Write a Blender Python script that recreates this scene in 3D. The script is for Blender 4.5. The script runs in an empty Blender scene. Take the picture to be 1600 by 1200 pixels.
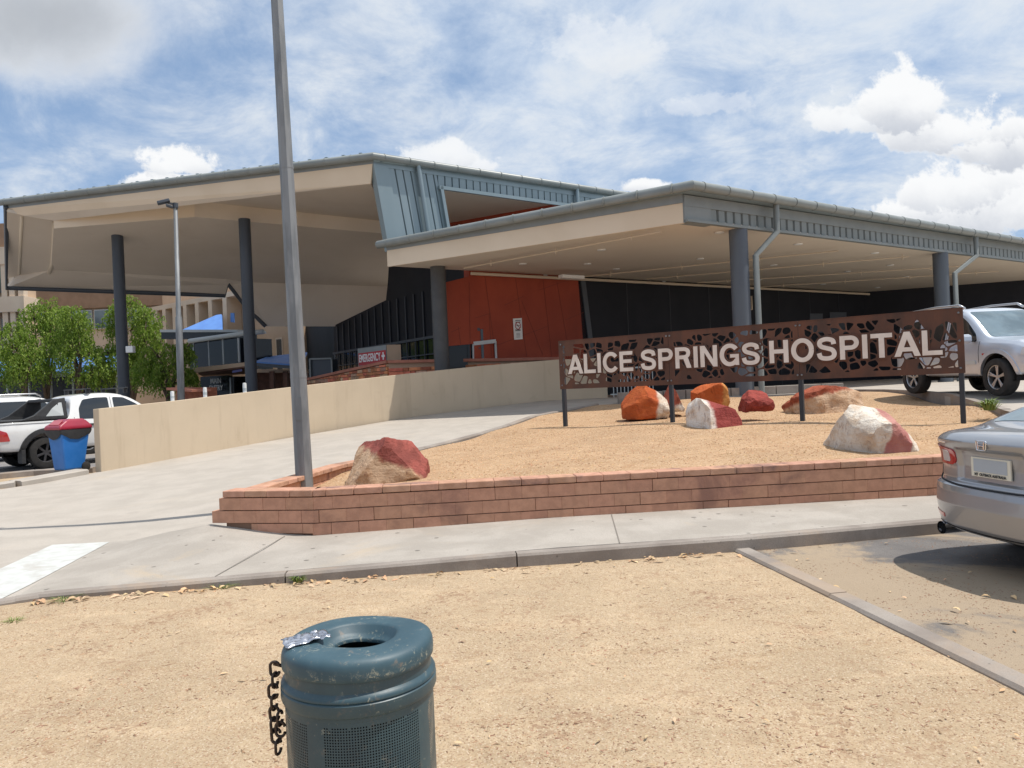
import bpy, bmesh, math, random
import numpy as np
from mathutils import Vector, Matrix, noise
from mathutils.bvhtree import BVHTree
from mathutils.geometry import delaunay_2d_cdt
random.seed(7)
SC = bpy.context.scene
COL = SC.collection
R = math.radians
F = 1200.0
ROLL = R(2.5)
EYE = 1.6
cr, sr = math.cos(ROLL), math.sin(ROLL)
def ray(u, v):
    du, dv = u-800, v-600
    return (du*cr - dv*sr)/F, (-du*sr - dv*cr)/F
def W(u, v, D):
    a, b = ray(u, v)
    return Vector((a*D, D, EYE + b*D))
def G(u, v, z=0.0):
    a, b = ray(u, v)
    D = (z-EYE)/b
    return Vector((a*D, D, z))
V = Vector
# ---------------------------------------------------------------- materials
MATS = {}
def nd(nt, typ, **kw):
    n = nt.nodes.new(typ)
    for k, v in kw.items(): setattr(n, k, v)
    return n
def setin(nt, sock, val):
    if isinstance(val, bpy.types.NodeSocket): nt.links.new(val, sock)
    elif isinstance(val, (tuple, list)) and len(val) == 3 and sock.type == 'RGBA': sock.default_value = (*val, 1)
    else: sock.default_value = val
def math_(nt, op, a, b=0.0, c=None, clamp=False):
    n = nd(nt, 'ShaderNodeMath', operation=op, use_clamp=clamp)
    setin(nt, n.inputs[0], a); setin(nt, n.inputs[1], b)
    if c is not None: setin(nt, n.inputs[2], c)
    return n.outputs[0]
def mix_(nt, f, a, b, blend='MIX'):
    n = nd(nt, 'ShaderNodeMix', data_type='RGBA', blend_type=blend)
    setin(nt, n.inputs[0], f); setin(nt, n.inputs[6], a); setin(nt, n.inputs[7], b)
    return n.outputs[2]
def ramp_(nt, f, lo, hi):
    n = nd(nt, 'ShaderNodeMapRange', interpolation_type='SMOOTHSTEP')
    setin(nt, n.inputs[0], f); n.inputs[1].default_value = lo; n.inputs[2].default_value = hi
    return n.outputs[0]
def noise_(nt, vec, scale, detail=4, rough=.55, dist=0.0):
    n = nd(nt, 'ShaderNodeTexNoise'); setin(nt, n.inputs['Vector'], vec)
    n.inputs['Scale'].default_value = scale; n.inputs['Detail'].default_value = detail
    n.inputs['Roughness'].default_value = rough; n.inputs['Distortion'].default_value = dist
    return n.outputs['Fac']
def coords(nt, scale=(1,1,1)):
    tc = nd(nt, 'ShaderNodeTexCoord')
    mp = nd(nt, 'ShaderNodeMapping'); nt.links.new(tc.outputs['Object'], mp.inputs[0])
    mp.inputs['Scale'].default_value = scale
    return mp.outputs[0]
def newmat(name):
    m = bpy.data.materials.new(name); m.use_nodes = True
    MATS[name] = m
    nt = m.node_tree; b = nt.nodes['Principled BSDF']
    return m, nt, b
def bump_(nt, b, h, strength=.3, dist=.01):
    n = nd(nt, 'ShaderNodeBump'); n.inputs['Strength'].default_value = strength
    n.inputs['Distance'].default_value = dist; setin(nt, n.inputs['Height'], h)
    nt.links.new(n.outputs[0], b.inputs['Normal'])
def mat(name, c1, c2=None, rough=.6, metal=0.0, ns=3.0, lo=.35, hi=.65, c3=None, ns3=.5, bump=0, bs=40, bd=.004, island=0.0, stretch=(1,1,1), spec=None, coat=0, det=5, r2=None):
    m, nt, b = newmat(name)
    b.inputs['Roughness'].default_value = rough; b.inputs['Metallic'].default_value = metal
    if spec is not None: b.inputs['Specular IOR Level'].default_value = spec
    if coat: b.inputs['Coat Weight'].default_value = coat; b.inputs['Coat Roughness'].default_value = .05
    c = c1
    vec = coords(nt, stretch)
    if c2 is not None:
        f = ramp_(nt, noise_(nt, vec, ns, det), lo, hi); c = mix_(nt, f, c1, c2)
        if r2 is not None:
            setin(nt, b.inputs['Roughness'], math_(nt, 'MULTIPLY_ADD', f, r2-rough, rough))
    if c3 is not None:
        f = ramp_(nt, noise_(nt, vec, ns3, 6, .65, .4), .5, .72); c = mix_(nt, f, c, c3)
    if island:
        g = nd(nt, 'ShaderNodeNewGeometry')
        v = math_(nt, 'MULTIPLY_ADD', g.outputs['Random Per Island'], island*2, 1-island)
        h = nd(nt, 'ShaderNodeHueSaturation'); setin(nt, h.inputs['Color'], c); setin(nt, h.inputs['Value'], v)
        g2 = math_(nt, 'FRACT', math_(nt, 'MULTIPLY', g.outputs['Random Per Island'], 7.31))
        setin(nt, h.inputs['Hue'], math_(nt, 'MULTIPLY_ADD', g2, .03*min(1,island*4), .5-.015*min(1,island*4)))
        c = h.outputs[0]
    setin(nt, b.inputs['Base Color'], c)
    if bump: bump_(nt, b, noise_(nt, vec, bs, 5, .6), bump, bd)
    return m
# ---------------------------------------------------------------- mesh building
class MB:
    def __init__(s): s.v = []; s.f = []
    def add(s, vs, fs):
        o = len(s.v); s.v += [tuple(p) for p in vs]; s.f += [tuple(i+o for i in f) for f in fs]; return s
    def box(s, x0, x1, y0, y1, z0, z1):
        return s.add([(x0,y0,z0),(x1,y0,z0),(x1,y1,z0),(x0,y1,z0),(x0,y0,z1),(x1,y0,z1),(x1,y1,z1),(x0,y1,z1)],
                     [(0,3,2,1),(4,5,6,7),(0,1,5,4),(1,2,6,5),(2,3,7,6),(3,0,4,7)])
    def obox(s, c, ax, ay, az):   # centre + three half-axis vectors
        c = V(c); ax = V(ax); ay = V(ay); az = V(az)
        vs = [c+i*ax+j*ay+k*az for k in (-1,1) for (i,j) in ((-1,-1),(1,-1),(1,1),(-1,1))]
        return s.add(vs, [(0,3,2,1),(4,5,6,7),(0,1,5,4),(1,2,6,5),(2,3,7,6),(3,0,4,7)])
    def bar(s, p0, p1, w, h, up=(0,0,1)):
        p0 = V(p0); p1 = V(p1); d = (p1-p0); L = d.length; d.normalize()
        side = d.cross(V(up)).normalized(); u = side.cross(d).normalized()
        return s.obox((p0+p1)/2, d*L/2, side*w/2, u*h/2)
    def slab(s, pts, off):
        pts = [V(p) for p in pts]; off = V(off); n = len(pts)
        return s.add(pts+[p+off for p in pts], [tuple(range(n)), tuple(reversed(range(n, 2*n)))]+[(i+n, (i+1)%n+n, (i+1)%n, i) for i in range(n)])
    def tube(s, pts, r, n=8, caps=True):
        pts = [V(p) for p in pts]; rs = r if isinstance(r, (list, tuple)) else [r]*len(pts)
        o = len(s.v); prev = None
        for i, p in enumerate(pts):
            d = (pts[min(i+1, len(pts)-1)]-pts[max(i-1, 0)]).normalized()
            if prev is None:
                a = d.orthogonal().normalized()
                if abs(d.z) > .9: a = V((1,0,0)); a = (a-d*a.dot(d)).normalized()
            else: a = (prev-d*prev.dot(d)).normalized()
            prev = a; b = d.cross(a)
            for k in range(n):
                t = 2*math.pi*(k+.5)/n
                s.v.append(tuple(p+(a*math.cos(t)+b*math.sin(t))*rs[i]))
        for i in range(len(pts)-1):
            for k in range(n):
                s.f.append((o+i*n+k, o+i*n+(k+1)%n, o+(i+1)*n+(k+1)%n, o+(i+1)*n+k))
        if caps:
            s.f.append(tuple(o+k for k in reversed(range(n)))); e = o+(len(pts)-1)*n
            s.f.append(tuple(e+k for k in range(n)))
        return s
    def lathe(s, prof, c=(0,0,0), n=48, axis='z', closed=False):
        o = len(s.v); c = V(c)
        for (r, z) in prof:
            for k in range(n):
                t = 2*math.pi*k/n
                if axis == 'z': p = V((r*math.cos(t), r*math.sin(t), z))
                else: p = V((r*math.cos(t), z, r*math.sin(t)))
                s.v.append(tuple(c+p))
        m = len(prof)
        for i in range(m-1 if not closed else m):
            for k in range(n):
                a, b = o+i*n, o+((i+1)%m)*n
                q = (a+k, a+(k+1)%n, b+(k+1)%n, b+k)
                s.f.append(q if axis == 'z' else q[::-1])
        return s
    def build(s, name, m, parent=None, smooth=False, local=False, bevel=0, angle=None):
        me = bpy.data.meshes.new(name); me.from_pydata(s.v, [], s.f); me.update()
        ob = bpy.data.objects.new(name, me); COL.objects.link(ob)
        if m: me.materials.append(m if not isinstance(m, str) else MATS[m])
        if parent is not None:
            ob.parent = parent
            if not local:
                L = V((0,0,0)); p = parent
                while p is not None: L += p.location; p = p.parent
                me.transform(Matrix.Translation(-L))
        if smooth:
            me.shade_smooth()
            if angle: me.set_sharp_from_angle(angle=R(angle))
        if bevel:
            md = ob.modifiers.new('Bevel', 'BEVEL'); md.width = bevel; md.segments = 2; md.limit_method = 'ANGLE'
        return ob
def fixn(ob):
    bm = bmesh.new(); bm.from_mesh(ob.data); bmesh.ops.recalc_face_normals(bm, faces=bm.faces); bm.to_mesh(ob.data); bm.free(); return ob
def tag(o, label=None, cat=None, group=None, kind=None):
    if label: o['label'] = label
    if cat: o['category'] = cat
    if group: o['group'] = group
    if kind: o['kind'] = kind
    return o
def empty(name, loc, label, cat, group=None, rz=0):
    o = bpy.data.objects.new(name, None); COL.objects.link(o); o.location = loc; o.rotation_euler = (0,0,rz)
    o.empty_display_size = .2
    return tag(o, label, cat, group)
def copy_tree(o, parent=None):
    c = o.copy(); COL.objects.link(c); c.parent = parent
    for ch in list(o.children): copy_tree(ch, c)
    return c
def text_mesh(txt, size, offset=0.0, extrude=.01, xs=1.0, spacing=1.0, align='CENTER', target_w=None):
    cu = bpy.data.curves.new('t', 'FONT'); cu.body = txt; cu.size = size; cu.offset = offset; cu.extrude = extrude
    cu.align_x = align; cu.space_character = spacing; cu.resolution_u = 6; cu.space_line = .95
    ob = bpy.data.objects.new('t', cu); COL.objects.link(ob); bpy.context.view_layer.update()
    dg = bpy.context.evaluated_depsgraph_get()
    me = bpy.data.meshes.new_from_object(ob.evaluated_get(dg))
    bpy.data.objects.remove(ob)
    mb = MB(); vs = [v.co.copy() for v in me.vertices]
    x0 = min(v.x for v in vs); x1 = max(v.x for v in vs); y0 = min(v.y for v in vs); y1 = max(v.y for v in vs)
    sx = xs if target_w is None else target_w/(x1-x0)
    vs = [V(((v.x-(x0+x1)/2)*sx, v.y-(y0+y1)/2, v.z)) for v in vs]
    mb.add(vs, [tuple(p.vertices) for p in me.polygons])
    bpy.data.meshes.remove(me)
    return mb, (x1-x0)*sx, y1-y0
def place(mb, origin, ex, ey, ez):   # map local xyz to axes
    ex = V(ex); ey = V(ey); ez = V(ez); origin = V(origin)
    mb.v = [tuple(origin+ex*p[0]+ey*p[1]+ez*p[2]) for p in mb.v]
    return mb
# ---------------------------------------------------------------- camera, light, sky
cd = bpy.data.cameras.new('camera'); cam = bpy.data.objects.new('camera', cd); COL.objects.link(cam)
cam.location = (0,0,EYE)
cam.rotation_euler = (Matrix.Rotation(R(90), 3, 'X') @ Matrix.Rotation(-ROLL, 3, 'Z')).to_euler()
cd.sensor_width = 36; cd.lens = 36*F/1600; cd.clip_end = 3000; cd.clip_start = .05
SC.camera = cam
COT = .42
SUNH = V((1,.03,0)).normalized()
EL = math.atan(1/COT)
sund = V((SUNH.x*math.cos(EL), SUNH.y*math.cos(EL), math.sin(EL)))
sl = bpy.data.lights.new('sun', 'SUN'); sl.energy = 4.6; sl.angle = R(.5); sl.color = (1,.95,.87)
so = bpy.data.objects.new('sun', sl); COL.objects.link(so); so.rotation_euler = sund.to_track_quat('Z', 'Y').to_euler()
so.location = (0,0,30)
def world():
    w = bpy.data.worlds.new('World'); SC.world = w; w.use_nodes = True
    nt = w.node_tree; nt.nodes.clear()
    sky = nd(nt, 'ShaderNodeTexSky', sky_type='NISHITA'); sky.sun_disc = False
    sky.sun_elevation = EL; sky.sun_rotation = math.atan2(SUNH.x, SUNH.y); sky.air_density = 1.0; sky.dust_density = 1.2; sky.ozone_density = 1.3
    tc = nd(nt, 'ShaderNodeTexCoord'); g = tc.outputs['Generated']
    sp = nd(nt, 'ShaderNodeSeparateXYZ'); nt.links.new(g, sp.inputs[0]); x, y, z = sp.outputs
    ys = math_(nt, 'MAXIMUM', y, .05); gx = math_(nt, 'DIVIDE', x, ys); gz = math_(nt, 'DIVIDE', z, ys)
    front = ramp_(nt, y, .05, .25)
    zs = math_(nt, 'ADD', math_(nt, 'MAXIMUM', z, 0.0), .30)
    pl = nd(nt, 'ShaderNodeCombineXYZ'); setin(nt, pl.inputs[0], math_(nt, 'DIVIDE', x, zs)); setin(nt, pl.inputs[1], math_(nt, 'DIVIDE', y, zs))
    pl = pl.outputs[0]
    gv = nd(nt, 'ShaderNodeCombineXYZ'); setin(nt, gv.inputs[0], gx); setin(nt, gv.inputs[1], gz); gv = gv.outputs[0]
    # thin high layer: broad veils, broken ripples
    n1 = noise_(nt, pl, .8, 6, .58, .5); n2 = noise_(nt, pl, 4.2, 8, .66, .35); n3 = noise_(nt, pl, 14.0, 5, .6, .0)
    thick = math_(nt, 'ADD', math_(nt, 'MULTIPLY', n1, .8), math_(nt, 'MULTIPLY', n2, .65))
    thick = math_(nt, 'ADD', thick, math_(nt, 'MULTIPLY', n3, .12))
    # more veil high up and to the right
    hi = ramp_(nt, math_(nt, 'ADD', z, math_(nt, 'MULTIPLY', x, .25)), .1, .5)
    thick = math_(nt, 'ADD', thick, math_(nt, 'MULTIPLY', hi, .17))
    veil = math_(nt, 'MULTIPLY', ramp_(nt, thick, .68, 1.02), .9)
    # cumulus
    c1 = noise_(nt, gv, 9, 8, .62, .2); c2 = noise_(nt, gv, 26, 6, .6, .1); c3 = noise_(nt, gv, 4.0, 3, .5, .0)
    lump = math_(nt, 'ADD', math_(nt, 'MULTIPLY', math_(nt, 'SUBTRACT', c1, .5), 2.9), math_(nt, 'MULTIPLY', math_(nt, 'SUBTRACT', c2, .5), 1.3))
    blobs = [(285,258,66,36,1),(262,282,80,20,1),(690,250,62,34,.8),(720,262,60,30,.8),(1012,292,42,14,1),
             (1410,165,100,56,1),(1480,205,130,48,1),(1340,190,80,34,.9),(1570,225,110,50,1),(1480,300,100,55,1),(1560,320,140,70,1),(1430,330,80,30,1),
             (1110,165,80,30,.35),(940,80,110,50,.35)]
    acc = None; dark = None
    for (u, v, a, b, s) in blobs:
        X, Z = ray(u, v); a /= F; b /= F
        dx = math_(nt, 'DIVIDE', math_(nt, 'SUBTRACT', gx, X), a); dz = math_(nt, 'DIVIDE', math_(nt, 'SUBTRACT', gz, Z), b)
        # flat base: squash below
        dzz = math_(nt, 'MULTIPLY', dz, math_(nt, 'MULTIPLY_ADD', math_(nt, 'LESS_THAN', dz, 0.0), .5, 1.0))
        d = math_(nt, 'SQRT', math_(nt, 'ADD', math_(nt, 'MULTIPLY', dx, dx), math_(nt, 'MULTIPLY', dzz, dzz)))
        d = math_(nt, 'SUBTRACT', d, lump)
        m = math_(nt, 'MULTIPLY', math_(nt, 'SUBTRACT', 1.0, ramp_(nt, d, .72, 1.04)), s)
        acc = m if acc is None else math_(nt, 'MAXIMUM', acc, m)
        sh = math_(nt, 'MULTIPLY', m, ramp_(nt, math_(nt, 'SUBTRACT', math_(nt, 'MULTIPLY', math_(nt, 'SUBTRACT', c1, .5), 2.0), dz), -.35, 1.1))
        dark = sh if dark is None else math_(nt, 'MAXIMUM', dark, sh)
    acc = math_(nt, 'MULTIPLY', acc, front)
    # big grey cloud high left
    X, Z = ray(80, 20)
    dx = math_(nt, 'DIVIDE', math_(nt, 'SUBTRACT', gx, X), 270/F); dz = math_(nt, 'DIVIDE', math_(nt, 'SUBTRACT', gz, Z), 100/F)
    d = math_(nt, 'SQRT', math_(nt, 'ADD', math_(nt, 'MULTIPLY', dx, dx), math_(nt, 'MULTIPLY', dz, dz)))
    d = math_(nt, 'SUBTRACT', d, math_(nt, 'MULTIPLY', math_(nt, 'SUBTRACT', c3, .5), 1.6))
    d = math_(nt, 'SUBTRACT', d, math_(nt, 'MULTIPLY', math_(nt, 'SUBTRACT', c1, .5), .8))
    gm = math_(nt, 'MULTIPLY', math_(nt, 'SUBTRACT', 1.0, ramp_(nt, d, .45, 1.15)), math_(nt, 'MULTIPLY', front, .93))
    skyc = nd(nt, 'ShaderNodeMix', data_type='RGBA', blend_type='MULTIPLY'); skyc.inputs[0].default_value = 1
    nt.links.new(sky.outputs[0], skyc.inputs[6]); skyc.inputs[7].default_value = (SKYK[0], SKYK[1], SKYK[2], 1)
    col = mix_(nt, math_(nt, 'MULTIPLY_ADD', ramp_(nt, z, .0, .5), -.10, .62), skyc.outputs[2], (3.5,5.3,8.3))
    vc = mix_(nt, ramp_(nt, n2, .35, .7), (6.4,7.4,8.8), (8.2,8.6,9.0))
    col = mix_(nt, veil, col, vc)
    cc = mix_(nt, math_(nt, 'MULTIPLY', dark, .85), (9.6,9.7,9.8), (5.4,5.8,6.6))
    col = mix_(nt, acc, col, cc)
    gc = mix_(nt, ramp_(nt, d, -.1, 1.0), (5.0,5.25,5.6), (7.6,8.0,8.6))
    col = mix_(nt, gm, col, gc)
    bg = nd(nt, 'ShaderNodeBackground'); setin(nt, bg.inputs[0], col); bg.inputs[1].default_value = .1
    out = nd(nt, 'ShaderNodeOutputWorld'); nt.links.new(bg.outputs[0], out.inputs[0])
SKYK = (1.0, 1.0, 1.0)
world()
SC.view_settings.view_transform = 'Standard'; SC.view_settings.look = 'None'; SC.view_settings.gamma = 1; SC.view_settings.exposure = 0
SC.render.resolution_x = 1024; SC.render.resolution_y = 768
# ---------------------------------------------------------------- materials list
mat('dirt', (.56,.38,.225), (.46,.295,.165), rough=.95, ns=1.1, lo=.3, hi=.7, c3=(.62,.45,.28), ns3=.35, spec=.15)
def gravelmat(name, base, dark, light, sc=55, sp=(1,1,1)):
    m, nt, b = newmat(name); b.inputs['Roughness'].default_value = .95; b.inputs['Specular IOR Level'].default_value = .15
    vec = coords(nt)
    vo = nd(nt, 'ShaderNodeTexVoronoi'); nt.links.new(vec, vo.inputs['Vector']); vo.inputs['Scale'].default_value = sc
    hs = nd(nt, 'ShaderNodeSeparateColor'); nt.links.new(vo.outputs['Color'], hs.inputs[0])
    big = ramp_(nt, noise_(nt, vec, .8, 7, .62, .6), .36, .66)
    c = mix_(nt, big, base, tuple(x*.84 for x in base))
    pale = ramp_(nt, noise_(nt, coords(nt, (1,2.2,1)), 1.4, 6, .6, .5), .5, .68)
    c = mix_(nt, math_(nt, 'MULTIPLY', pale, .5), c, tuple(min(.8, x*1.22) for x in base))
    brn = ramp_(nt, noise_(nt, coords(nt, (1,3.0,1)), 2.1, 7, .7, .7), .52, .68)
    c = mix_(nt, math_(nt, 'MULTIPLY', brn, .42), c, tuple(x*y for x, y in zip(base, (.66,.55,.46))))
    fine = ramp_(nt, noise_(nt, vec, 28, 5, .7), .3, .72)
    c = mix_(nt, math_(nt, 'MULTIPLY', fine, .42), c, tuple(x*.66 for x in base))
    c = mix_(nt, math_(nt, 'MULTIPLY', ramp_(nt, hs.outputs[0], .80, .85), .62), c, dark)
    c = mix_(nt, math_(nt, 'MULTIPLY', ramp_(nt, hs.outputs[1], .86, .92), .4), c, light)
    vo2 = nd(nt, 'ShaderNodeTexVoronoi'); nt.links.new(vec, vo2.inputs['Vector']); vo2.inputs['Scale'].default_value = sc*.28
    h2 = nd(nt, 'ShaderNodeSeparateColor'); nt.links.new(vo2.outputs['Color'], h2.inputs[0])
    patch = ramp_(nt, noise_(nt, vec, 2.3, 6, .65, .8), .5, .66)
    c = mix_(nt, math_(nt, 'MULTIPLY', math_(nt, 'MULTIPLY', ramp_(nt, h2.outputs[0], .5, .62), patch), .55), c, dark)
    setin(nt, b.inputs['Base Color'], c)
    h = math_(nt, 'ADD', math_(nt, 'MULTIPLY', noise_(nt, vec, 60, 4, .7), 1.0), math_(nt, 'MULTIPLY', noise_(nt, vec, 9, 5, .65), 2.2))
    bump_(nt, b, h, .75, .012)
    return m
gravelmat('sand', (.50,.38,.25), (.27,.16,.10), (.66,.56,.44), 140)
gravelmat('gravel', (.50,.335,.205), (.31,.175,.09), (.70,.56,.40), 60)
def sandy(name, c1, c2, cs, thr=(.45,.62), speck=(.06,.06,.06), sc=30, **k):
    m, nt, b = newmat(name); b.inputs['Roughness'].default_value = .9; b.inputs['Specular IOR Level'].default_value = .25
    vec = coords(nt)
    c = mix_(nt, ramp_(nt, noise_(nt, vec, 1.7, 6, .6, .3), .35, .65), c1, c2)
    c = mix_(nt, math_(nt, 'MULTIPLY', ramp_(nt, noise_(nt, vec, 90, 3, .7), .42, .62), .35), c, tuple(x*.62 for x in c1))
    c = mix_(nt, math_(nt, 'MULTIPLY', ramp_(nt, noise_(nt, vec, .55, 7, .68, .8), *thr), .75), c, cs)
    vo = nd(nt, 'ShaderNodeTexVoronoi'); nt.links.new(vec, vo.inputs['Vector']); vo.inputs['Scale'].default_value = sc*.22
    hs = nd(nt, 'ShaderNodeSeparateColor'); nt.links.new(vo.outputs['Color'], hs.inputs[0])
    d = math_(nt, 'ADD', vo.outputs['Distance'], math_(nt, 'MULTIPLY', hs.outputs[1], .35))
    spot = math_(nt, 'MULTIPLY', math_(nt, 'SUBTRACT', 1.0, ramp_(nt, d, .16, .26)), math_(nt, 'GREATER_THAN', hs.outputs[0], .45))
    c = mix_(nt, math_(nt, 'MULTIPLY', spot, k.get('sk', .55)), c, speck)
    setin(nt, b.inputs['Base Color'], c)
    bump_(nt, b, math_(nt, 'ADD', noise_(nt, vec, 120, 3, .7), math_(nt, 'MULTIPLY', noise_(nt, vec, 6, 5, .6), 1.5)), k.get('bp', .35), .006)
    return m
sandy('footpath', (.43,.39,.345), (.355,.32,.28), (.47,.37,.26), (.56,.72), speck=(.09,.08,.07), sc=34, sk=.7, bp=.6)
sandy('driveway', (.455,.41,.36), (.40,.36,.315), (.46,.39,.31), (.56,.78), speck=(.25,.22,.2), sc=6, sk=.25, bp=.2)
sandy('asphalt', (.19,.175,.165), (.14,.13,.125), (.42,.32,.215), (.42,.55), speck=(.12,.09,.07), sc=140, sk=.6, bp=1.0)
sandy('lot', (.26,.25,.25), (.21,.2,.2), (.33,.29,.25), (.5,.66), speck=(.15,.15,.15), sc=20)
sandy('kerbmat', (.34,.30,.265), (.24,.205,.18), (.37,.28,.205), (.5,.68), speck=(.08,.07,.06), sc=90)
mat('paint_white', (.56,.57,.545), (.48,.48,.455), rough=.7, ns=7, lo=.35, hi=.7, c3=(.42,.39,.35), ns3=3.5, bump=.2, bs=80)
mat('block', (.54,.285,.185), (.46,.24,.155), rough=.9, ns=12, island=.05, bump=.5, bs=60, bd=.008, c3=(.30,.155,.11), ns3=1.5)
mat('blockcap', (.52,.29,.195), (.42,.225,.145), rough=.9, ns=9, island=.08, bump=.5, bs=60, bd=.008, c3=(.20,.12,.1), ns3=2.5)
mat('mortar', (.27,.16,.105), rough=.95)
mat('render', (.60,.49,.36), (.57,.465,.34), rough=.85, ns=.9, c3=(.53,.43,.31), ns3=.6, bump=.12, bs=70, spec=.2)
def rendermat():
    m, nt, b = newmat('render'); vec = coords(nt); b.inputs['Roughness'].default_value = .88; b.inputs['Specular IOR Level'].default_value = .15
    c = mix_(nt, ramp_(nt, noise_(nt, vec, .9, 5), .35, .65), (.60,.49,.36), (.565,.46,.335))
    st = ramp_(nt, noise_(nt, coords(nt, (1,1,.10)), 5.0, 6, .65), .52, .70); c = mix_(nt, math_(nt, 'MULTIPLY', st, .22), c, (.38,.29,.20))
    bl = ramp_(nt, noise_(nt, vec, 2.2, 7, .7, .6), .60, .72); c = mix_(nt, math_(nt, 'MULTIPLY', bl, .25), c, (.42,.32,.22))
    setin(nt, b.inputs['Base Color'], c); bump_(nt, b, math_(nt, 'ADD', noise_(nt, vec, 70, 4), math_(nt, 'MULTIPLY', noise_(nt, vec, 1.5, 3), 3.0)), .18, .006)
rendermat()
mat('galv', (.17,.18,.19), (.25,.26,.27), rough=.6, metal=.35, ns=7, stretch=(1,1,.18), lo=.4, hi=.62, bump=.1, bs=30)
mat('beige', (.68,.595,.495), (.65,.565,.465), rough=.65, ns=.5, c3=(.61,.525,.43), ns3=.3, spec=.3)
mat('beige_light', (.72,.60,.46), (.68,.56,.42), rough=.6, ns=.6, spec=.3)
mat('pipebeige', (.60,.50,.38), rough=.6)
mat('soffit', (.68,.60,.50), (.65,.57,.475), rough=.7, ns=.4, spec=.3)
mat('bluegrey', (.25,.31,.335), (.22,.28,.305), rough=.36, metal=.25, ns=1.2, stretch=(1,1,.2), spec=.6)
mat('gutter', (.23,.25,.245), (.20,.22,.215), rough=.42, ns=2, spec=.5)
mat('fasciagrey', (.25,.27,.27), (.225,.245,.245), rough=.5, ns=2)
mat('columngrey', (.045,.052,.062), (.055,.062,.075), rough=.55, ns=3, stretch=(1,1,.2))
mat('columnblue', (.10,.118,.14), (.085,.10,.125), rough=.5, ns=3, stretch=(1,1,.2))
mat('redpanel', (.36,.065,.03), (.31,.052,.025), rough=.6, ns=.8, c3=(.25,.045,.022), ns3=.3, spec=.3)
mat('darkclad', (.010,.011,.016), (.014,.015,.021), rough=.6, ns=1, spec=.25)
mat('mullionmat', (.03,.035,.045), rough=.5)
mat('darktrim', (.06,.07,.085), rough=.5)
mat('glassmid', (.012,.016,.022), rough=.08, spec=.7)
mat('glassdark', (.008,.010,.014), rough=.1, spec=.35)
mat('blackmetal', (.025,.03,.038), rough=.5)
mat('rust', (.085,.042,.029), (.135,.056,.033), rough=.8, ns=3.5, stretch=(1,1,.5), c3=(.05,.032,.025), ns3=1.3, bump=.3, bs=50, lo=.3, hi=.7)
mat('letter', (.76,.69,.62), (.68,.60,.53), rough=.6, ns=4)
mat('whitepaint', (.78,.78,.76), rough=.5)
mat('cream', (.72,.62,.48), rough=.5)
mat('stonewall', (.60,.21,.10), (.44,.14,.07), rough=.9, ns=5, island=.35, bump=.6, bs=30, bd=.02)
mat('stonelight', (.58,.38,.25), (.45,.24,.14), rough=.9, ns=5, island=.3, bump=.5, bs=30, bd=.02)
mat('stonejoint', (.42,.28,.19), rough=.95)
mat('redcap', (.44,.17,.11), (.37,.14,.09), rough=.8, ns=3)
mat('tanwall', (.56,.41,.29), (.50,.36,.25), rough=.85, ns=.8, spec=.2)
mat('tanlight', (.66,.54,.42), (.6,.48,.37), rough=.85, ns=.8, spec=.2)
mat('brickbrown', (.36,.23,.15), (.30,.19,.12), rough=.9, ns=1.5, bump=.3, bs=25)
mat('window', (.10,.15,.19), (.22,.30,.34), rough=.12, ns=.4, lo=.4, hi=.6, spec=.8)
mat('blueawning', (.10,.24,.62), (.12,.28,.68), rough=.5, ns=2)
mat('greylight', (.52,.55,.55), rough=.5)
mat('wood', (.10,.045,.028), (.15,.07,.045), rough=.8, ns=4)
# ---------------------------------------------------------------- surfaces
def inpoly(x, y, P):
    c = False; n = len(P); j = n-1
    for i in range(n):
        if (P[i][1] > y) != (P[j][1] > y) and x < (P[j][0]-P[i][0])*(y-P[i][1])/(P[j][1]-P[i][1])+P[i][0]: c = not c
        j = i
    return c
def dens(P, step):
    out = []
    for i in range(len(P)):
        a = V(P[i][:2]); b = V(P[(i+1) % len(P)][:2]); n = max(1, int((b-a).length/step))
        out += [tuple(a+(b-a)*k/n) for k in range(n)]
    return out
def cdt(P, step, holes=()):
    P = dens(P, step) if step else [tuple(p[:2]) for p in P]
    vs = [V(p) for p in P]; faces = [list(range(len(P)))]
    for h in holes:
        o = len(vs); vs += [V(p) for p in h]; faces.append(list(range(o, o+len(h))))
    if step:
        x0 = min(p[0] for p in P); x1 = max(p[0] for p in P); y0 = min(p[1] for p in P); y1 = max(p[1] for p in P)
        e = step*.45; x = x0+step*.5
        while x < x1:
            y = y0+step*.5
            while y < y1:
                if inpoly(x, y, P) and inpoly(x+e, y, P) and inpoly(x-e, y, P) and inpoly(x, y+e, P) and inpoly(x, y-e, P): vs.append(V((x, y)))
                y += step
            x += step
    r = delaunay_2d_cdt(vs, [], faces, 1, 1e-6)
    ov, of, orig = r[0], r[2], r[5]
    if holes: of = [f for f, o in zip(of, orig) if not any(k > 0 for k in o)]
    return [tuple(v) for v in ov], of
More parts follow.
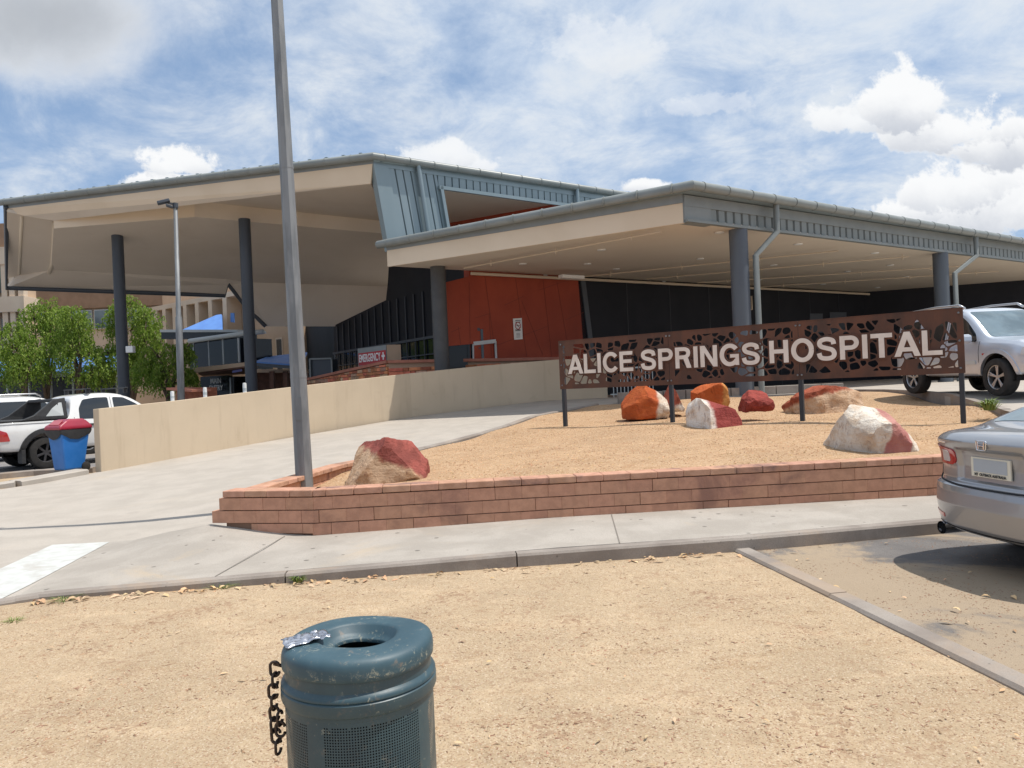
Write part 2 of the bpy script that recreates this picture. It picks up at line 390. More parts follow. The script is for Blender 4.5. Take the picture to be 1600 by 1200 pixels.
def surf(name, P, zf, m, step=.5, skirt=0.0, parent=None, holes=()):
    vs, fs = cdt(P, step, holes); mb = MB()
    mb.add([(x, y, zf(x, y)) for x, y in vs], fs)
    n = len(vs)
    # orient upward
    ff = []
    for f in mb.f:
        a, b, c = [V(mb.v[i]) for i in f[:3]]
        ff.append(f if (b-a).cross(c-a).z > 0 else tuple(reversed(f)))
    mb.f = ff
    if skirt:
        cnt = {}
        for f in mb.f:
            for i in range(len(f)):
                a, b = f[i], f[(i+1) % len(f)]; cnt[(a, b)] = 1
        edges = [e for e in cnt if (e[1], e[0]) not in cnt]
        low = {}
        for a, b in edges:
            for q in (a, b):
                if q not in low: low[q] = len(mb.v); x, y, z = mb.v[q]; mb.v.append((x, y, z-skirt))
            mb.f.append((b, a, low[a], low[b]))
    return mb.build(name, m, parent, smooth=True, angle=40)
def rpoly(P, r=.03, n=4):   # round the corners of a polygon
    out = []; k = len(P)
    for i in range(k):
        a, p, b = V(P[i-1]), V(P[i]), V(P[(i+1) % k]); da = (a-p); db = (b-p); rr = min(r, da.length*.45, db.length*.45); s = p+da.normalized()*rr; e = p+db.normalized()*rr
        for j in range(n+1):
            t = j/n; out.append(tuple(s*(1-t)**2+p*2*t*(1-t)+e*t*t))
    return out
def sstep(x): x = max(0, min(1, x)); return x*x*(3-2*x)
def hroad(x, y):
    t = .76*x+.65*y
    z = .07*(t-2.6)
    z = max(z, 0) if t < 2.2 or t > 3.4 else max(0, z)
    return min(z, 1.0)+.004
CTRL = [(-2.8,10.1,.30),(-3.0,9.0,.36),(-1.4,14.6,.50),(1.1,20,.80),(4.7,8.9,.50),(1.05,16,.66),(6.9,11.8,.67),(-2,8.5,.42),(1,8.7,.47),(8,9.2,.55),
        (3,14.6,.74),(4.95,13.2,.745),(8.2,13.4,.86),(5,20,1.0),(9,19,1.02),(2.4,21,.93),(-.6,11.5,.47),(4,11,.585),(1.5,11,.53),(7.4,11,.75),(-1.5,12,.42)]
def hgrav(x, y):
    s = w = 0
    for a, b, z in CTRL:
        q = 1/((x-a)**2+(y-b)**2+.4)**1.5; s += q*z; w += q
    return s/w+.012*noise.noise(V((x*1.3, y*1.3, 0)))
def hpath(x, y):
    z = max(.03, min(.12, .04+.0185*(x+4)))
    d = math.hypot(x+3.35, y-8.45)
    z += (.20-z)*max(0, 1-d/1.15)**1.2 if d < 1.15 else 0
    xl = -4.35-(y-6.9)*.16
    return z*sstep((x-xl+.02)/.7)+.006
def hsand(x, y):
    k = min(1, max(0, (6.30+.107*(x+3.95)-y)/.25)); k *= min(1, max(0, (2.0+(6.95-y)*.135-x)/.2)) if x > 1 else 1
    return .004+max(0, .010+.016*noise.fractal(V((x*.9, y*1.6, 0)), 1, 2, 3)+.009*noise.fractal(V((x*5, y*7, 4)), 1, 2, 4))*k
tag(surf('ground', [(-300,-60),(300,-60),(300,500),(-300,500)], lambda x, y: 0.0, 'sand', 0), kind='structure')
tag(surf('sand', [(-5.5,1.0),(2.72,1.0),(2.32,4.2),(1.93,6.93),(-3.95,6.29),(-4.1,6.18),(-5.4,5.3)], hsand, 'sand', .055), kind='structure')
rm = V((0,0))
# driveway, ramp and forecourt
DRV = [(-16,2.0),(-5.0,5.4),(-4.15,6.15),(-4.3,6.9),(-4.62,8.74),(-3.42,8.42),(-3.2,8.8),(-2.75,11.4),(-1.4,14.6),(1.1,20),(2.4,21.2),(5.2,21.2),(9.2,20.3),(9.0,17),(8.25,13.5),(7.5,11),(7.3,9.6),
       (20,9.6),(45,20),(45,60),(-14,60),(-14,38),(-4,27),(1.7,25.4),(-3.1,23.5),(-6.6,19.7),(-8.95,16.6),(-9.9,14.8),(-16,10.4)]
tag(surf('driveway', DRV, hroad, 'driveway', .8, .25), kind='structure')
PATH = [(-4.15,6.2),(-4.03,6.38),(1.93,7.02),(4.16,7.44),(16,9.0),(16,9.9),(4.73,8.72),(-2.17,8.17),(-3.38,8.47),(-4.62,8.74),(-4.33,6.9)]
tag(surf('footpath', PATH, hpath, 'footpath', .25, .2), kind='structure')
for xj in (-2.6,.9):
    yf = 7.02+.107*(xj-1.93); yb = 8.17+.08*(xj+2.17); tag(surf('path_joint', [(xj,yf),(xj+.011,yf),(xj+.131,yb),(xj+.12,yb)], lambda x, y: hpath(x, y)+.004, 'pathjoint' if 'pathjoint' in MATS else mat('pathjoint', (.2,.175,.15), rough=.95), 0), kind='structure')  # thin dark joint strips across the footpath slabs
# stop line on the road
tag(surf('road_marking', [(-5.28,8.7),(-5.09,7.5),(-4.6,6.1),(-4.3,6.35),(-4.36,6.9),(-4.64,8.72)], lambda x, y: hroad(x, y)+.005, 'paint_white', .3), kind='structure')
# kerb in front of the footpath
def kerb(name, pts, w, ztop, m, seg=1.8, zb=-.05, label=None):
    mb = MB()
    for i in range(len(pts)-1):
        a = V((*pts[i], 0)); b = V((*pts[i+1], 0)); L = (b-a).length; n = max(1, round(L/seg))
        d = (b-a)/L; s = V((-d.y, d.x, 0))*w/2
        for k in range(n):
            p = a+d*(L*k/n+(.006 if k else -.004)); q = a+d*(L*(k+1)/n-.006 if k < n-1 else L+.004)
            vs = []
            for e in (p, q):
                z = ztop(e.x, e.y)+random.uniform(-.004,.004)
                vs += [(e-s)+V((0,0,zb)), (e-s)+V((0,0,z-.02)), (e-s*.75)+V((0,0,z)), (e+s)+V((0,0,z)), (e+s)+V((0,0,zb))]
            mb.add(vs, [(0,1,6,5),(1,2,7,6),(2,3,8,7),(3,4,9,8),(4,3,2,1,0),(5,6,7,8,9)])
    o = mb.build(name, m); fixn(o); return o
KP = [(-4.6,5.88),(-4.1,6.24),(-3.95,6.33),(1.93,6.96),(4.16,7.38),(16,8.94)]
tag(kerb('kerb', KP, .13, lambda x, y: max(.045, min(.128, .047+.0185*(x+4))), 'kerbmat'), kind='structure')
tag(kerb('kerb', [(2.0,6.92),(2.22,5.4),(2.44,3.76),(2.75,1.2)], .14, lambda x, y: .035, 'kerbmat', 2.2), kind='structure')
tag(surf('parking_bay', [(2.07,6.9),(2.29,5.4),(2.51,3.76),(2.85,.5),(30,.5),(30,10.8),(16,8.88),(4.16,7.31)], lambda x, y: .004, 'asphalt', 0), kind='structure')
# car park on the left, its kerb and verge
tag(surf('car_park', [(-11.6,17.0),(-10.9,17.7),(-9.3,18.0),(-6.9,20.2),(-3.5,23.9),(-4,27),(-14,38),(-60,60),(-60,20),(-16,14.5)], lambda x, y: .05, 'lot', 0), kind='structure')
tag(kerb('kerb', [(-16,14.3),(-11.6,16.8),(-10.9,17.4),(-9.6,17.5)], .16, lambda x, y: .13, 'kerbmat', 2), kind='structure')
tag(kerb('kerb', [(-10.4,14.95),(-9.9,15.2),(-9.25,16.4)], .45, lambda x, y: .07+max(0,(x+10.4))*.1, 'driveway', 5), kind='structure')
# gravel bed
BED = [(-3.25,8.55),(-2.15,8.3),(4.73,8.86),(7.35,9.07),(7.45,11),(8.15,13.5),(8.9,17),(9.0,20.2),(5.2,21.1),(2.4,21.0),(1.15,19.9),(-1.3,14.5),(-2.65,11.4),(-3.15,8.8)]
tag(surf('gravel_bed', BED, hgrav, 'gravel', .3, .1), kind='structure')
# ---------------------------------------------------------------- block garden wall
gw = empty('garden_wall', (1,8.5,.1), 'long low salmon concrete block garden wall holding the gravel bed beside the footpath', 'wall')
core = MB(); blocks = MB(); caps = MB()
def course(mb, pts, z0, z1, L, off, depth, proud=0.0, cut=None):
    for i in range(len(pts)-1):
        a = V((*pts[i], 0)); b = V((*pts[i+1], 0)); T = (b-a).length; d = (b-a)/T; n = V((-d.y, d.x, 0))
        s = -off*L if i == 0 or True else 0
        s = -((off*L) % L)
        while s < T-.02:
            e = min(s+L-.006, T-.003); q = max(s, 0.003); e += random.choice((.0052,.0052,.0052,.001))
            if e-q > .03:
                j = random.uniform(-.005,.005)
                c = a+d*(q+e)/2+n*(depth/2-proud+j)+V((0,0,(z0+z1)/2))
                mb.obox(c, d*(e-q)/2, n*depth/2, V((0,0,(z1-z0)/2-.004)))
            s += L
Afr = (-3.36,8.45); Bfr = (-2.17,8.17); Cfr = (4.73,8.72); Dfr = (7.4,8.93); 
course(blocks, [(-2.17-.02,8.17),Cfr,Dfr], .07, .21, .29, .3, .2)
course(blocks, [(-2.9,8.34),(-2.18,8.17)], .10, .21, .27, .7, .2)
course(blocks, [Bfr,Cfr,Dfr], .212, .35, .29, .8, .2)
course(blocks, [(-3.36,8.45),Bfr], .212, .35, .27, .0, .2)
course(blocks, [Bfr,Cfr,Dfr], .352, .49, .29, .3, .2)
course(blocks, [(-3.27,8.43),Bfr], .352, .49, .27, .02, .2)
course(caps, [Bfr,Cfr,Dfr], .492, .57, .30, .55, .26, .012)
course(caps, [(-3.22,8.42),Bfr], .492, .57, .27, .0, .26, .012)
BK = [(-3.2,8.7),(-2.75,11.4),(-2.2,12.7)]
course(blocks, [BK[2],BK[1],BK[0]], .36, .46, .27, .2, .18)
course(blocks, [BK[2],BK[1],BK[0]], .22, .36, .27, .6, .18)
course(caps, [BK[2],BK[1],(-3.2,8.72)], .462, .53, .27, .2, .24, .012)
for a, b in ((Bfr,Cfr),(Cfr,Dfr)):
    core.slab([(a[0],a[1]+.02,.05),(b[0],b[1]+.02,.05),(b[0],b[1]+.17,.05),(a[0],a[1]+.17,.05)], (0,0,.43))
core.slab([(-3.2,8.44,.1),(-2.18,8.2,.05),(-2.15,8.36,.05),(-3.15,8.6,.1)], (0,0,.38))
fixn(blocks.build('block_course', 'block', gw, bevel=.002)); fixn(caps.build('capping', 'blockcap', gw, bevel=.009)); core.build('mortar_core', 'mortar', gw)
# thin concrete edging between bed and ramp, and the retaining kerb behind the bed
tag(kerb('kerb', [(-2.2,12.8),(-1.37,14.6),(1.1,20),(2.3,21.05)], .14, lambda x, y: max(hgrav(x, y), hroad(x, y))+.035, 'kerbmat', 1.6), kind='structure')
tag(kerb('kerb', [(7.42,9.1),(7.5,11),(8.22,13.5),(8.7,15.2),(9.0,17),(9.1,20.3)], .15, lambda x, y: max(hgrav(x, y), hroad(x, y))+.06, 'kerbmat', 1.6), kind='structure')
rw = MB(); 
for i, x in enumerate(np.arange(2.9, 9.0, .62)):
    rw.box(x, x+.6, 21.05, 21.3, .85, 1.23+random.uniform(-.01,.01))
o = rw.build('retaining_wall', 'kerbmat', bevel=.015); tag(o, 'low weathered grey-brown block retaining wall behind the boulders at the foot of the columns', 'wall')
# rendered parapet of the ramp
pw = empty('ramp_wall', (-3,22,.3), 'long smooth cream rendered parapet wall climbing beside the concrete ramp', 'wall')
WP = [(-8.9,16.5),(-7.8,18.0),(-6.6,19.7),(-5.0,21.7),(-3.1,23.5),(-.9,24.55),(1.5,25.3),(3.2,25.8)]
mb = MB()
tops = {}
for i, (x, y) in enumerate(WP):
    a = V(WP[max(i-1,0)]); b = V(WP[min(i+1,len(WP)-1)]); d = (b-a).normalized(); n = V((-d.y, d.x))*.25
    z = hroad(x, y)+1.335 if i else hroad(x, y)+1.36
    mb.v += [(x, y, hroad(x,y)-.3), (x, y, z), (x+n.x, y+n.y, z-.01), (x+n.x, y+n.y, -.1)]
k = len(WP)
for i in range(k-1):
    for j in range(4):
        a = i*4+j; b = i*4+(j+1)%4; mb.f.append((a, b, b+4, a+4))
mb.f += [(0,3,2,1), ((k-1)*4, (k-1)*4+1, (k-1)*4+2, (k-1)*4+3)]
o = mb.build('wall_panel', 'render', pw, bevel=.012); fixn(o)
# slotted steel balustrade past the parapet end
bl = empty('balustrade', (3.9,26.2,1.0), 'pale slatted steel balustrade at the top end of the cream ramp wall', 'railing')
mb = MB(); a = V((3.3,25.85,1.0)); d = V((.9,.35,0)).normalized()
for i in range(12): p = a+d*(.12+i*.14); mb.bar(p, p+V((0,0,.95)), .04, .03, up=(1,0,0))
mb.build('picket', 'greylight', bl)
mb = MB(); mb.bar(a+V((0,0,.98)), a+d*1.8+V((0,0,.98)), .06, .05); mb.bar(a+V((0,0,.1)), a+d*1.8+V((0,0,.1)), .05, .04); mb.build('rail', 'greylight', bl)
# ---------------------------------------------------------------- red stone wall
sw = empty('stone_wall', (-2,27,1), 'rough red sandstone wall with a flat red capping in front of the emergency entrance', 'wall')
S0 = W(607,562,26.8); S1 = W(880,562,26.2); S2 = W(585,600,38)
S0.z = 2.62; S1.z = 2.45; S2 = W(476,592,33)
def stoneface(a, b, z0, z1a, z1b, m1, m2):
    L = (b-a).length; d = (b-a)/L; n = V((-d.y, d.x, 0)); 
    z = z0
    while z < z1b-.02:
        h = random.uniform(.11,.2); s = 0
        while s < L:
            w = random.uniform(.15,.55); e = min(s+w, L)
            zt = min(z+h, z1a+(z1b-z1a)*s/L)
            if zt-z > .04:
                c = a+d*(s+e)/2; c.z = (z+zt)/2
                (m1 if random.random() < .68 else m2).obox(c-n*random.uniform(.0,.02), d*max(.02,(e-s)/2-.01), n*.06, V((0,0,(zt-z)/2-.009)))
            s = e
        z += h
m1 = MB(); m2 = MB(); jn = MB(); cp = MB()
for a, b in ((S0, S1), (S2, S0)):
    a0 = V((a.x, a.y, 0)); b0 = V((b.x, b.y, 0))
    stoneface(a0, b0, 1.7 if a is S0 else 1.3, a.z-.11, b.z-.11, m1, m2)
    d = (b0-a0).normalized(); n = V((-d.y, d.x, 0))
    jn.slab([a0+V((0,0,.9)), b0+V((0,0,.9)), b0+V((0,0,b.z-.11)), a0+V((0,0,a.z-.11))], n*.3)
    cp.bar(a-n*-.1+V((0,0,-.055)), b-n*-.1+V((0,0,-.055)), .42, .1)
m1.build('red_stones', 'stonewall', sw, bevel=.01); m2.build('pale_stones', 'stonelight', sw, bevel=.01); fixn(jn.build('mortar_core', 'stonejoint', sw)); cp.build('capping', 'redcap', sw)
mat('redjoint', (.17,.03,.016), rough=.7)
mat('columngrey2', (.062,.062,.064), (.075,.075,.075), rough=.6, ns=3)
# ---------------------------------------------------------------- low canopy (carport in front of emergency)
def lerp(a, b, t): return V(a)+(V(b)-V(a))*t
ZS, ZR = 5.58, 6.30
K = V((4.63,19.8,0)); L1 = V((-3.85,24.8,0)); Cn = V((18.5,40,0)); Cr = V((25.2,37.5,0)); R2 = V((28.0,35.8,0))
d1 = (V((20.7,30.8,0))-K).normalized(); d2 = (L1-K).normalized()
lc = empty('drop_off_canopy', (12,27,1), 'low grey-edged flat canopy over the drop-off drive, its near corner pointing at the name sign', 'canopy')
n1 = V((d1.y, -d1.x, 0)); n2 = V((-d2.y, d2.x, 0))   # outward normals
if n2.dot(V((0,-1,0))) < 0: n2 = -n2
if n1.dot(V((0,-1,0))) < 0: n1 = -n1
def up(p, z): return V((p[0], p[1], z))
MB().slab([up(p, ZS) for p in (K+d1*.03+d2*.03, L1, Cn, Cr, R2+d1*2)][::-1], (0,0,.12)).build('soffit', 'soffit', lc)
MB().slab([up(p, ZR) for p in (K+n1*.3+n2*.1, L1+n2*.1, V((-2.2,25.9,0)), Cn+V((1,1,0)), Cr+V((2,2,0)), R2+d1*6)][::-1], (0,0,.08)).build('roof_sheet', 'bluegrey', lc)
LR = 30.0
# left fascia: beige board under a grey strip
def panel(a, b, z0, z1, th, n):
    mb = MB(); a = V(a); b = V(b)
    mb.slab([up(a, z0), up(b, z0), up(b, z1), up(a, z1)], -n*th); return mb
fixn(panel(K+d2*.02-n1*.02, L1, ZS-.02, ZS+.50, .1, n2).build('fascia_board', 'beige_light', lc))
fixn(panel(K+n2*.015+d2*.02, L1+n2*.015, ZS+.503, ZR+.03, .1, n2).build('fascia_strip', 'fasciagrey', lc))
# front fascia: strip, ribbed sheet, bottom trim, corner box
fixn(panel(K+n1*.03, K+d1*LR+n1*.03, ZR-.3, ZR-.02, .12, n1).build('fascia_strip', 'fasciagrey', lc))
rb = MB(); base = K+d1*1.0
def ribs(mb, p0, d, n, L, zf0, zf1, pitch, rw, rd):
    s = 0
    while s < L:
        a = p0+d*s; q = p0+d*min(L, s+pitch-rw); e = p0+d*min(L, s+pitch)
        z0a, z1a = zf0(s), zf1(s); z0e, z1e = zf0(min(L, s+pitch)), zf1(min(L, s+pitch))
        if z1a-z0a > .02 or z1e-z0e > .02:
            mb.add([up(a, z0a), up(q, z0a), up(q, z1a), up(a, z1a)], [(0,1,2,3)])
            m = (q+e)/2+n*rd
            mb.add([up(q, z0a), up(m, z0a), up(m, z1a), up(q, z1a)], [(0,1,2,3)])
            mb.add([up(m, z0a), up(e, z0e), up(e, z1e), up(m, z1a)], [(0,1,2,3)])
        s += pitch
ribs(rb, base, d1, n1, LR-1.0, lambda s: ZS+.06, lambda s: ZR-.3, .33, .10, -.11)
rb.build('ribbed_cladding', 'gutter', lc)
fixn(panel(K+d1*.0+n1*.02, K+d1*1.0+n1*.02, ZS-.012, ZR-.302, .25, n1).build('corner_box', 'fasciagrey', lc))
MB().bar(up(K+n1*.04, ZS+.03), up(K+d1*LR+n1*.04, ZS+.03), .14, .07).build('bottom_trim', 'gutter', lc)
def gutter(name, pts, r, par, m='gutter', joint=.95):
    mb = MB(); mb.tube(pts, r, 14)
    for i in range(len(pts)-1):
        a = V(pts[i]); b = V(pts[i+1]); L = (b-a).length; d = (b-a)/L; s = .4
        while s < L:
            mb.tube([a+d*s-d*.014, a+d*s+d*.014], r+.012, 14); s += joint
    return mb.build(name, m, par, smooth=True, angle=40)
gk = K+n1*.34+n2*.14
gutter('gutter', [up(L1+n2*.14+d2*.25, ZR-.02), up(gk, ZR+.12), up(K+n1*.34+d1*LR, ZR-.06)], .125, lc)
# columns under the canopy
def column(u, v, D, r, zb, zt, m, par, ball=False):
    p = W(u, v, D); mb = MB(); mb.tube([(p.x, p.y, zb), (p.x, p.y, zt)], r, 28)
    mb.tube([(p.x, p.y, zb), (p.x, p.y, zb+.06)], r+.06, 28)
    return p, mb.build('column', m, par, smooth=True, angle=40)
pA, _ = column(1153, 358, 21.2, .25, .9, ZS, 'columnblue', lc)
pB, _ = column(1469, 397, 27.3, .25, .9, ZS, 'columnblue', lc)
pC, _ = column(684, 418, 25.4, .25, .9, ZS, 'columngrey2', lc)
def downpipe(s, endx, zend, pcol):
    a = K+d1*s+n1*.30; q = up(pcol, 0)+V((.42,-.12,0))
    mb = MB(); mb.tube([up(a, ZR), up(a, ZS-.05), up(q, ZS-.75), up(q, zend)], .085, 12)
    return mb.build('downpipe', 'gutter', lc, smooth=True, angle=50)
def s_at(u, p0, d):   # distance along a line whose image column is u (at about eye level of roof)
    best = min(np.arange(0, 40, .02), key=lambda s: abs((p0+d*s).x/(p0+d*s).y*F - ((u-800)+.0436*250)))
    return float(best)
downpipe(s_at(1207, K+n1*.17, d1), 0, 1.0, pA)
downpipe(s_at(1517, K+n1*.17, d1)-.0, 0, 1.0, pB)
# downlights and sprinkler pipes under the soffit
import itertools
dl = [(1124,363),(918,412),(940,390),(817,412),(850,430),(963,420),(1094,404),(1247,381),(1209,414),(1081,430),(1367,395),(1391,414),(1324,424),(1417,432),(1186,437),(1286,444),(1371,449),(1185,393),(1035,440),(1540,425)]
first = None
for (u, v) in dl:
    p = G(u, v, ZS-.005)
    if first is None:
        o = empty('recessed_downlight', (p.x,p.y,ZS-.004), 'small round recessed downlight in the canopy ceiling', 'ceiling light', 'downlights recessed in the drop-off canopy ceiling')
        m = MB(); m.lathe([(.0,-.03),(.085,-.03),(.13,-.022),(.135,0)], (0,0,0), 20); m.build('trim_ring', 'whitepaint', o, local=True, smooth=True); first = o
    else:
        o = copy_tree(first); o.location = (p.x, p.y, ZS-.004)
mb_all = []
wd = (Cn-L1).normalized()
for i, (ua, va, ub, vb) in enumerate([(725,419,1033,362),(905,433,1310,392),(1010,436,1420,401),(1090,442,1500,416),(1180,449,1560,424)]):
    a = G(ua, va, ZS-.12); b = G(ub, vb, ZS-.12); mb = MB(); mb.tube([a, b], .022, 8); L = (b-a).length; d = (b-a)/L
    for s in np.arange(1.2, L, 2.6): mb.tube([a+d*s, a+d*s+V((0,0,.1))], .012, 6); mb.tube([a+d*s, a+d*s-V((0,0,.09))], .02, 6)
    mb.build('sprinkler_pipe', 'pipebeige', lc, smooth=True, angle=50)
mb = MB(); wn = V((wd.y, -wd.x, 0)); mb.tube([up(L1+wd*3+wn*.25, ZS-.14), up(Cn+wn*.3, ZS-.14)], .055, 10)
mb.build('main_pipe', 'pipebeige', lc, smooth=True, angle=50)
MB().tube([up(Cn-wd*9.4+wn*.3, ZS-.5), up(Cn-wd*9.4+wn*.3, ZS-1.1), up(Cn-wd*9.8+wn*.3, ZS-1.15)], .05, 8).build('drop_pipe', 'beige_light', lc, smooth=True)
MB().obox(up(G(893,433,5.3), 5.3), wd*.5, wn*.12, V((0,0,.06))).build('light_batten', 'whitepaint', lc)
# ---------------------------------------------------------------- emergency building walls
eb = empty('emergency_building', (8,34,1), 'emergency department building with red panels and near-black walls beneath the canopies', 'building')
q0 = L1+wd*2.6                          # start of red wall
def onwall(u, v=480):                    # point of the wall line seen at image column u
    a = ray(u, v)[0]
    # L1 + wd*s : x = a*y
    s = (a*L1.y-L1.x)/(wd.x-a*wd.y); return L1+wd*s
def wz(u, v):
    p = onwall(u, v); return up(p, EYE+ray(u, v)[1]*p.y)
rp = [wz(697,441), wz(733,432), wz(733,412), wz(903,412), wz(905,433), wz(919,533), wz(922,640), wz(741,640), wz(741,537), wz(699,541)]
MB().slab(rp, -wn*.35).build('red_wall', 'redpanel', eb); fixn(bpy.data.objects['red_wall'])
# joints between the red panels
jm = MB()
def joint(u0, v0, u1, v1):
    a = wz(u0, v0)+wn*.0035; b = wz(u1, v1)+wn*.0035; jm.bar(a, b, .016, .004, up=wn)
for j in [(733,441,735,560),(742,432,742,410),(757,428,775,560),(805,432,823,557),(815,470,848,554),(848,434,862,557),(870,440,890,556),
          (742,497,765,490),(764,490,768,556),(788,477,818,463),(843,453,903,432),(705,519,720,512),(716,510,720,540),(775,540,855,510),(883,500,914,487)]: joint(*j)
fixn(jm.build('panel_joint', 'redjoint', eb))
MB().slab([wz(903,412), wz(910,412), wz(926,540), wz(929,640), wz(921,640), wz(918,533)], wn*.06).build('edge_trim', 'darktrim', eb); fixn(bpy.data.objects['edge_trim'])
MB().slab([up(onwall(912), .8), up(Cn, .8), up(Cn, ZS), up(onwall(905), ZS)], -wn*.3).build('black_wall', 'darkclad', eb); fixn(bpy.data.objects['black_wall'])
for s in np.arange(2.0, 30, 2.4):
    p = onwall(920)+wd*s
    if (p-L1).length < (Cn-L1).length-.3: jm = MB(); jm.bar(up(p+wn*.004, .9), up(p+wn*.004, ZS), .03, .008, up=wn); jm.build('wall_joint', 'blackmetal', eb)
MB().slab([up(Cn, .8), up(Cr+ (Cr-Cn)*.5, .8), up(Cr+(Cr-Cn)*.5, ZS), up(Cn, ZS)], V((.1,.3,0))).build('black_return_wall', 'darkclad', eb); fixn(bpy.data.objects['black_return_wall'])
MB().slab([wz(699,541)-wn*.1, wz(741,537)-wn*.1, wz(741,640)-wn*.1, wz(699,640)-wn*.1], -wn*.05).build('low_window', 'glassdark', eb); fixn(bpy.data.objects['low_window'])
# faint doors and notices on the black wall
o = MB(); 
for (u0, v0, u1, v1) in ((1296,488,1322,520),(1265,490,1285,520)):
    o.slab([wz(u0,v1)+wn*.003, wz(u1,v1)+wn*.003, wz(u1,v0)+wn*.003, wz(u0,v0)+wn*.003], wn*.02)
fixn(o.build('door', 'darktrim', eb))
# dark glazed facade to the left of the red wall
P0 = V((-2.75,29.4,0)); fd = V((-.537,.843,0)).normalized(); fn = V((-fd.y, fd.x, 0)); fn = -fn if fn.y > 0 else fn
FL = (ray(521,515)[0]*P0.y-P0.x)/(fd.x-ray(521,515)[0]*fd.y)
def fz(u, v):
    a, b_ = ray(u, v); s = (a*P0.y-P0.x)/(fd.x-a*fd.y); p = P0+fd*s; return V((p.x, p.y, EYE+b_*p.y))
# facade sits between z 1 and 8
MB().slab([up(P0-fd*3.0, 3.55), up(P0+fd*FL, 3.55), fz(521,509), fz(603,469), fz(606,440), fz(609,385), fz(625,385), up(P0-fd*3.0, 5.5)], -fn*.2).build('dark_cladding', 'darkclad', eb); fixn(bpy.data.objects['dark_cladding'])
mb = MB()
MB().slab([up(P0-fd*3.2-fn*.02, 1.0), up(P0+fd*FL-fn*.02, 1.0), up(P0+fd*FL-fn*.02, 3.55), up(P0-fd*3.2-fn*.02, 3.55)], -fn*.1).build('glazing', 'glassmid', eb); fixn(bpy.data.objects['glazing'])
mb = MB()
for s in np.arange(-3.0, FL, .82):
    p = P0+fd*s+fn*.04; uu = 800+p.x/p.y*F*cr; zt2 = 5.4 if uu > 600 else fz(uu, 510-(uu-521)*.49+2).z-.05; mb.bar(up(p, 1.0), up(p, min(5.45, zt2)), .04, .1, up=fd)
mb.build('mullion', 'mullionmat', eb)
mb = MB(); mb.bar(up(P0-fd*3.2+fn*.05, 3.55), up(P0+fd*FL+fn*.05, 3.55), .1, .1); mb.bar(up(P0-fd*3.2+fn*.05, 2.9), up(P0+fd*FL+fn*.05, 2.9), .05, .05); mb.build('transom', 'darktrim', eb)
# grey end block at the left of the glazing
P1 = P0+fd*FL
a = W(473,512,44); b = W(521,510,43)
MB().slab([up(a, .5), up(b, .5), up(b, 5.5), up(a, 5.5)], V((.3,1.5,0))).build('grey_block', 'columngrey', eb); fixn(bpy.data.objects['grey_block'])
# ---------------------------------------------------------------- high canopy
hc = empty('entrance_canopy', (-10,30,1), 'huge high folded canopy with beige underside, tall dark columns and blue-grey clad end', 'canopy')
M = W(583,247,25.3); N = W(5,318,29.05); M.z = N.z = 9.28
h1 = V((.80,.598,0)).normalized(); hn = V((h1.y, -h1.x, 0)); e2 = (N-M); e2.z = 0; LN = e2.length; e2.normalize(); en = V((-e2.y, e2.x, 0)); en = -en if en.y > 0 else en
Mh = M+h1*16
gutter('gutter', [up(N+e2*.2+en*.1, 9.28), up(M+en*.1+hn*.1, 9.25), up(Mh+hn*.1, 9.33)], .12, hc)
MB().slab([up(M, 9.3), up(N, 9.3), V((-22,36.8,9.5)), V((-12.5,42.0,9.6)), V((2,44,9.6)), up(Mh, 9.3)], (0,0,.07)).build('roof_sheet', 'bluegrey', hc)
mb = MB()
for s in np.arange(.4, LN, .62): p = M+e2*s+en*.12; mb.bar(up(p, 9.40), up(p-en*3, 9.44), .1, .05)
mb.build('roof_rib', 'bluegrey', hc)
fixn(panel(M+en*.01, N+en*.01, 9.05, 9.22, .1, en).build('fascia_strip', 'fasciagrey', hc))
# beige fascia, tapering
Fa = W(37,337,29.0); Fb = W(579,287,25.45)
Ft = [up(M+e2*.03, 9.05), up(N, 9.05), W(13,331,29.05), Fa, Fb]
MB().slab(Ft, -en*.08).build('fascia_board', 'beige_light', hc); fixn(bpy.data.objects['fascia_board.001'])
A1 = W(84,357,29.0); A2 = W(304,339,27.6); A3 = W(612,366,32.0); A1t = W(84,345,29.0); A2t = W(304,314,27.65); A3t = W(612,347,32.0)
def onplane(u, v, a, b, c):
    n = (b-a).cross(c-a); o = V((0,0,EYE)); x, z = ray(u, v); r = V((x, 1, z)); return o+r*((a-o).dot(n)/r.dot(n))
f1b = W(80,422,33.6); PL = (A1, A3, f1b)
A2 = onplane(304,339,*PL); A2t = W(304,314,A2.y); f1 = onplane(30,430,*PL); f2 = onplane(352,436,*PL); f3 = onplane(385,441,*PL); f3R = onplane(613,448,*PL)
B1 = W(10,450,f1.y+.3); PB = (f1, f2, B1); B2 = onplane(352,462,*PB); B3 = onplane(357,445,*PB)
C2 = W(415,510,f3.y+.6); PC = (f3, f3R, C2); C3 = onplane(524,510,*PC); C4 = onplane(614,471,*PC); C1 = onplane(385,480,*PC)
print('DEPTHS', [round(p.y,1) for p in (A2,f1,f2,f3,f3R,B2,B3,C3,C4)])
E0 = W(11,331,29.1); E1 = W(37,337,29.1)
mb = MB()
